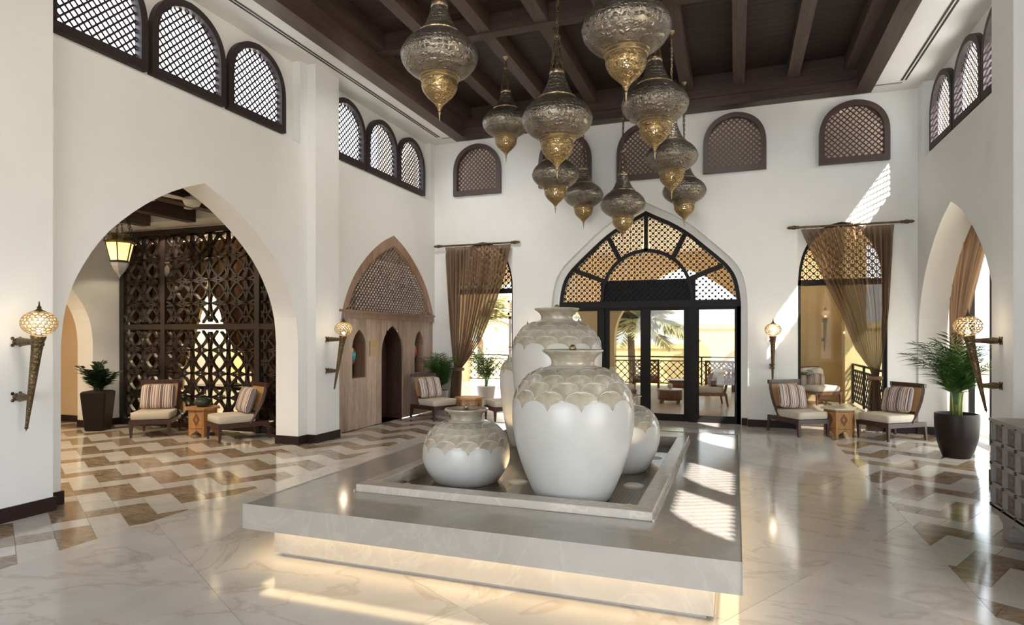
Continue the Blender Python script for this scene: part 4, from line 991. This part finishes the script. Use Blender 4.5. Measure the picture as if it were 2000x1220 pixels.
for i in range(3):
    for z0, z1 in ((ZB, ZM-.045), (ZM+.045, ZTT-.07)):
        x0, x1 = XS[i]+.05, XS[i+1]-.05; mb = MB(); cx = (x0+x1)/2; R = .40; S = .40
        for ix in range(-4, 5):
            for iz in range(-5, 6):
                X_, Z_ = cx+ix*S, ZM+iz*S
                arc_bars(mb, X_, Z_, R, x0, x1, z0, z1, .026, -.03, .03)
                if (ix+iz) % 2 == 0:
                    arc_bars(mb, X_, Z_, .17, x0, x1, z0, z1, .022, -.025, .025, 16)
                    for k in range(8):
                        a = pi/4*k; r1 = .40 if k % 2 == 0 else .0; p = (X_+.0*cos(a), Z_); q = (X_+r1*cos(a), Z_+r1*sin(a))
                        if x0 <= p[0] <= x1 and z0 <= p[1] <= z1 and x0 <= q[0] <= x1 and z0 <= q[1] <= z1: r1 and mb.bar((p[0], 0, p[1]), (q[0], 0, q[1]), .045, .022, (1, 0, 0) if abs(sin(a)) > .7 else (0, 0, 1))
        mb.build('fretwork', 'screen_dark', t)['kind'] = 'stuff'
# behind the screen: draped opening with a lit wall
structure('wall_behind_screen', MB().box(-12.2, -6.45, 10.1, 10.2, 0, 3.6), 'plaster', 'warm lit wall behind the fretwork screen')
structure('wall_screen_sides', MB().box(-12.2, -12.1, 8.2, 10.2, 0, 3.6).box(-6.9, -6.86, 8.25, 10.2, 0, 3.6), 'cloth_brown', 'brown side walls behind the fretwork screen')
cd2 = lambda a, b, d: (a, 9.3+d, b)
curtain('brown drape drawn aside behind the fretwork screen, nearer the shrub', cd2, [(-12.05, 3.48), (-12.05, 1.0), (-12.05, .02)], [(-9.67, 3.48), (-9.68, 2.7), (-10.02, 1.8), (-10.34, 1.05), (-10.42, .9), (-10.4, .02)], .98, 3.48, .02, 12, .07, 12, 'drape_dark')
curtain('brown drape drawn aside behind the fretwork screen, nearer the arch jamb', cd2, [(-9.64, 3.48), (-9.62, 2.7), (-9.28, 1.8), (-8.92, 1.1), (-8.6, .92), (-8.6, .02)], [(-6.95, 3.48), (-7.3, 1.0), (-7.4, .02)], .98, 3.48, .02, 9, .07, 13, 'drape_dark')
light('AREA', 'hidden_room_lamp', (-10.2, 9.75, 3.3), 190, (1, .86, .58), 2.6, .3, (radians(25), 0, 0)); light('POINT', 'screen_room_lamp', (-8.9, 8.7, 2.9), 4, (1, .75, .45), radius=.1)
t = thing('table_lamp', 'cone shaded white lamp glowing behind the screen', 'lamp', (-8.5, 8.75, 0)); MB().lathe([(.17, .86), (.19, .89), (.09, 1.32), (.07, 1.33)], 20).build('lamp_shade', 'lamp_glass', t, 40); MB().lathe([(.09, .70), (.10, .72), (.02, .76), (.02, .95)], 14).build('base', 'black', t, 40)
t = thing('console_table', 'dark console table behind the fretwork screen', 'table', (-8.4, 8.75, 0)); MB().box(-1.1, 1.1, -.22, .22, .64, .70).build('table_top', 'dark_wood', t)
for sx in (-1, 1):
    for sy in (-1, 1): MB().box(sx*1.05-.03, sx*1.05+.03, sy*.18-.03, sy*.18+.03, 0, .64).build('leg', 'dark_wood', t)

# ------------------------------------------------------------------ side annex behind the potted palm arch
mb = MB().box(3.2, 7.6, 6.0, 12.1, 3.62, 3.75).box(3.2, 3.6, 11.9, 12.1, 0, 3.62).box(3.2, 3.6, 7.5, 7.7, 0, 3.62)  # unseen roof, added and widened to keep sun off the lobby floor
mb.box(3.2, 5.6, -1.2, 3.8, 3.62, 3.75).box(3.2, 3.6, 3.6, 3.8, 0, 3.62)  # second unseen roof, added to block sun at the extra arch
structure('wall_annex_sunblock', mb, 'plaster', 'white porch end and added sun blocking roofs beside the keel arch')
t = thing('window_30', 'dark framed glazing behind the curtain in the keel arch', None, (0, 0, 0), 0, None, 'structure')
for y in (11.75, 10.88, 9.9, 8.9, 7.8): MB().box(3.50, 3.57, y-.035, y+.035, 0, 3.0).build('mullion', 'door_black', t)
MB().box(3.5, 3.57, 7.7, 11.9, 2.95, 3.05).build('head', 'door_black', t); MB().box(3.53, 3.536, 7.8, 11.8, .05, 2.95).build('pane', 'glass', t)
structure('wall_annex_head', MB().box(3.48, 3.6, 7.6, 12.0, 3.05, 3.62), 'plaster', 'plaster band over the annex glazing')
# ------------------------------------------------------------------ porch, garden and buildings outside
structure('floor_porch', MB().box(-11.0, 3.4, 12.12, 20.6, -.05, -.012).box(3.2, 6.0, 7.0, 12.1, -.05, -.012), 'porch_floor', 'pale stone porch floor outside the entrance')
mb = MB(); o_ = [(-11, -.05)]
for c in (-6.9, -1.63): o_ += [(c-2.15, -.05)]+arch(c, 2.15, 1.5, 3.78)+[(c+2.15, -.05)]
mb.prism([o_+[(3.4, -.05), (3.4, 4.3), (-11, 4.3)]], FY(20.2), 0, .4); structure('wall_porch', mb, 'ochre_wall', 'ochre porch wall with broad pointed arches')
structure('wall_porch_block', MB().box(.95, 2.9, 17.1, 20.2, -.05, 4.25), 'ochre_wall', 'ochre wall block at the sunlit end of the porch')
structure('ceiling_porch', MB().box(-11, 4.6, 12.12, 20.6, 4.25, 4.4), 'pale_wall', 'pale porch ceiling')  # overhang past the side railing added to cut the sun on the porch
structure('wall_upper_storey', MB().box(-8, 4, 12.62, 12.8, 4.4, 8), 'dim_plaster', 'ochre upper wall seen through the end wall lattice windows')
structure('column_porch', MB().box(2.45, 2.9, 16.6, 17.1, -.05, 4.25), 'yellow_wall', 'sunlit yellow pillar of the porch')
for x in (-4.5, -1.6, 1.3): light('SPOT', 'porch_fill', (x, 15.5, 4.2), 70, (1, .93, .82), radius=.06).data.spot_size = radians(140)  # fill spots without fixtures, added to brighten the porch
def railing(lab, p, q, n):
    t = thing('balustrade', lab, 'railing'); P, Q = Vector(p), Vector(q); L = (Q-P).length; d = (Q-P)/L; fnr = lambda a, b, e: tuple(P+d*a+Vector((-d.y, d.x, 0))*e+Vector((0, 0, b)))
    for z, h in ((.93, .04), (.80, .03), (.08, .03)): MB().bar(P+Vector((0, 0, z)), Q+Vector((0, 0, z)), .05, h).build('rail', 'door_black', t)
    for i in range(n+1): MB().bar(P+d*(L*i/n), P+d*(L*i/n)+Vector((0, 0, .93)), .045, .045).build('post', 'door_black', t)
    mb = MB(); lattice(mb, [(0, .09), (L, .09), (L, .79), (0, .79)], fnr, .17, .022, -.012, 0, .012, 45, .05, (-.015, .015)); mb.build('lattice', 'door_black', t)['kind'] = 'stuff'
railing('dark diamond lattice balustrade along the porch arches', (-9.2, 20.4, 0), (.6, 20.4, 0), 6)
railing('dark lattice balustrade running along the sunlit porch side', (2.62, 16.6, 0), (2.62, 12.6, 0), 3)
structure('ground', MB().box(-90, 90, 12, 140, -3.2, -3.0), 'sand', 'sandy ground beyond the porch')
structure('ground_side', MB().box(6, 90, -40, 12, -3.2, -3.0), 'sand', 'sandy ground beyond the annex')
def bld(lab, x0, x1, y0, y1, z1, arches=()):
    t = thing('yellow_building', lab, 'building', (0, y0, 0)); mb = MB(); o_ = [(x0, -3)]
    for c, hw, za in arches: o_ += [(c-hw, -3)]+arch(c, hw, -1.0, za)+[(c+hw, -3)]
    mb.prism([o_+[(x1, -3), (x1, z1), (x0, z1)]], lambda a, b, d: (a, d, b), 0, .5); mb.build('wall', 'yellow_wall', t)
    MB().box(x0, x1, .5, y1-y0, -3, z1-.05).build('body', 'pale_wall', t); MB().box(x0-.15, x1+.15, -.15, .6, z1, z1+.35).build('parapet', 'yellow_wall', t)
bld('low yellow building with a broad pale arch far beyond the balustrade', -2.6, 12, 44, 54, 2.1, ((1.4, 2.6, 1.35),))
bld('lower pale yellow building far beyond the balustrade, behind the palm', -22, -2.9, 46, 56, .7, ())
bld('yellow building seen past the curtain in the keel arch', 26, 50, 58, 70, 6.0, ())
def tree_palm(loc, H, sc, lab, seed):
    t = thing('palm_tree', lab, 'tree', loc); mb = MB(); mb.tube([(0, 0, 0), (.1, 0, H*.5), (0, .1, H)], [.22, .17, .15], 10); mb.build('trunk', 'trunk', t, True); palm(t, 40, H-.1, sc, 1.0, seed, .05, FP)
FP = [frond_mesh('frond', 1.0, .95, 40, .26, .035, 'leaf_pale', s, .8) for s in (41, 42, 43)]
tree_palm((-4.5, 28, -3), 4.7, 3.3, 'pale drooping palm tree seen through the entrance glass', 1)
tree_palm((-11.5, 27, -3), 5.0, 2.6, 'pale palm tree beyond the porch, behind the wood arch curtain', 2)
tree_palm((-8.6, 36, -3), 6.6, 2.6, 'taller pale palm tree beyond the porch, behind the wood arch curtain', 3)
# porch furniture
PF = {}
mb = MB()
def sofa_chair(loc, f, lab, wood_='porch_wood', sc=1.0):
    t = thing('porch_armchair', lab, 'chair', loc, atan2(f[0], -f[1])); t.scale = (sc,)*3
    for x in (-.33, .33):
        for y in (-.33, .33): MB().bar((x, y, .3), (x, y+(.05 if y > 0 else 0), 0), .05, .05, (0, 1, 0), .035, .035).build('leg', wood_, t)
    MB().box(-.36, .36, -.36, .36, .24, .30).build('seat_frame', wood_, t)
    mb = MB()
    for x in (-.34, .34): mb.bar((x, .30, .28), (x, .42, .86), .05, .05)
    mb.bar((-.36, .42, .84), (.36, .42, .84), .05, .06); mb.build('back_frame', wood_, t)
    MB().superq((0, -.02, .37), (.68, .66, .15), .25, .2, 24, 8).build('seat_cushion', 'white_fabric', t, True)
    MB().superq((0, .24, .62), (.62, .16, .46), .4, .3, 24, 8, None).build('back_cushion', 'white_fabric', t, True)
    p = MB().superq((0, .08, .56), (.42, .14, .32), .6, .3, 20, 8).build('throw_pillow', 'stripe_fabric', t, True)
sofa_chair((-.62, 15.1, -.012), (-.95, -.2), 'wooden porch chair with white cushions right of the low drum table')
sofa_chair((-2.75, 15.0, -.012), (.9, -.3), 'wooden porch chair with white cushions across from the drum table, behind the short jar')
sofa_chair((1.85, 16.35, -.012), (.55, -.8), 'sunlit wooden porch chair with white cushions before the ochre wall')
def lattice_chair(loc, lab, rz=0):
    t = thing('lattice_armchair', lab, 'chair', loc, rz)
    for x in (-.36, .36):
        for y in (-.3, .3): MB().box(x-.03, x+.03, y-.03, y+.03, 0, .66).build('leg', 'porch_wood', t)
    for y in (-.30,): 
        MB().box(-.39, .39, y-.025, y+.025, .86, .92).box(-.39, .39, y-.02, y+.02, .24, .30).box(-.39, -.33, y-.025, y+.025, .24, .9).box(.33, .39, y-.025, y+.025, .24, .9).build('back_frame', 'porch_wood', t)
        mb = MB(); lattice(mb, [(-.33, .3), (.33, .3), (.33, .86), (-.33, .86)], lambda a, b, d: (a, y+d, b), .09, .03, -.01, 0, .01, 45, .045, (-.012, .012)); mb.build('back_lattice', 'porch_wood', t)['kind'] = 'stuff'
    MB().box(-.38, .38, -.3, .34, .26, .32).build('seat_frame', 'porch_wood', t); MB().superq((0, .02, .38), (.7, .62, .14), .25, .2, 20, 8).build('seat_cushion', 'white_fabric', t, True)
lattice_chair((-2.55, 18.8, -.012), 'dark lattice backed armchair behind the sliding door stile', .1)
lattice_chair((-.42, 18.6, -.012), 'dark lattice backed armchair beyond the white cushioned chair', -.1)
def drum(loc, r, h, lab):
    t = thing('drum_table', lab, 'table', loc); MB().lathe([(r, h-.03), (r+.02, h-.02), (r+.02, h), (0, h)], 28).build('table_top', 'marble_top', t, 30); MB().lathe([(r*.93, .08), (r*.93, h-.03)], 28).build('lattice_drum', 'porch_wood', t, True)
    for k in range(4): a = pi/4+pi/2*k; MB().bar((r*.9*cos(a), r*.9*sin(a), h-.04), (r*.9*cos(a), r*.9*sin(a), 0), .05, .05).build('leg', 'porch_wood', t)
drum((-1.5, 15.25, -.012), .30, .34, 'round low drum table with pale top on the porch')
drum((-1.55, 18.4, -.012), .32, .36, 'second drum table on the porch near the balustrade')
t = thing('table_ornament', 'small white ornament on the low drum table', 'ornament', (-1.5, 15.25, .328)); MB().superq((0, 0, .07), (.13, .10, .14), 1, 1, 14, 8).build('ornament', 'white_fabric', t, True)
sconce((-4.9, 20.2, 2.0), radians(-90), 'torch wall lamp on the ochre porch wall behind the tallest jar')
sconce((2.05, 17.1, 2.15), radians(-90), 'torch wall lamp on the ochre porch wall behind the tied curtain')
t = thing('porch_plant', 'broad leaved green plant behind the sunlit porch chair', 'plant', (1.25, 16.5, 0)); MB().lathe([(.14, -.01), (.2, .5), (.19, .5)], 20).build('pot', 'pot_grey', t, 40)
FB = [frond_mesh('leaf', .7, .5, 6, .22, .10, 'leaf_palm', s, .9) for s in (51, 52)]; palm(t, 12, .5, 1.0, .5, 9, .03, FB)
t = thing('porch_palm', 'arching palm on the porch behind the side table by the curtain', 'plant', (-5.45, 13.2, -.012)); MB().lathe([(.16, 0), (.22, .45), (.21, .45)], 20).build('pot', 'pot_grey', t, 40); palm(t, 16, .45, 1.1, .9, 61, .03, FR, .1)
# glazed screen and louvre outside the opening by the wood panelling
t = thing('glazed_porch_screen', 'grey framed glass porch panel with a pale louvre box', 'screen', (-4.75, 14.6, -.012))
for x in (-.62, 0, .62): MB().box(x-.03, x+.03, -.03, .03, 0, 2.1).build('post', 'pot_grey', t)
MB().box(-.65, .65, -.03, .03, 2.05, 2.12).build('head', 'pot_grey', t); MB().box(-.6, .6, -.004, .004, .05, 2.05).build('pane', 'glass', t)
MB().box(-.65, .65, -.1, .1, 2.14, 2.20).box(-.65, .65, -.1, .1, 2.46, 2.52).box(-.65, -.6, -.1, .1, 2.14, 2.5).box(.6, .65, -.1, .1, 2.14, 2.5).build('louvre_frame', 'fan_white', t)
for i in range(4): MB().bar((-.6, -.05, 2.22+i*.065), (.6, -.05, 2.22+i*.065), .08, .012, (0, .6, 1)).build('louvre_blade', 'fan_white', t)
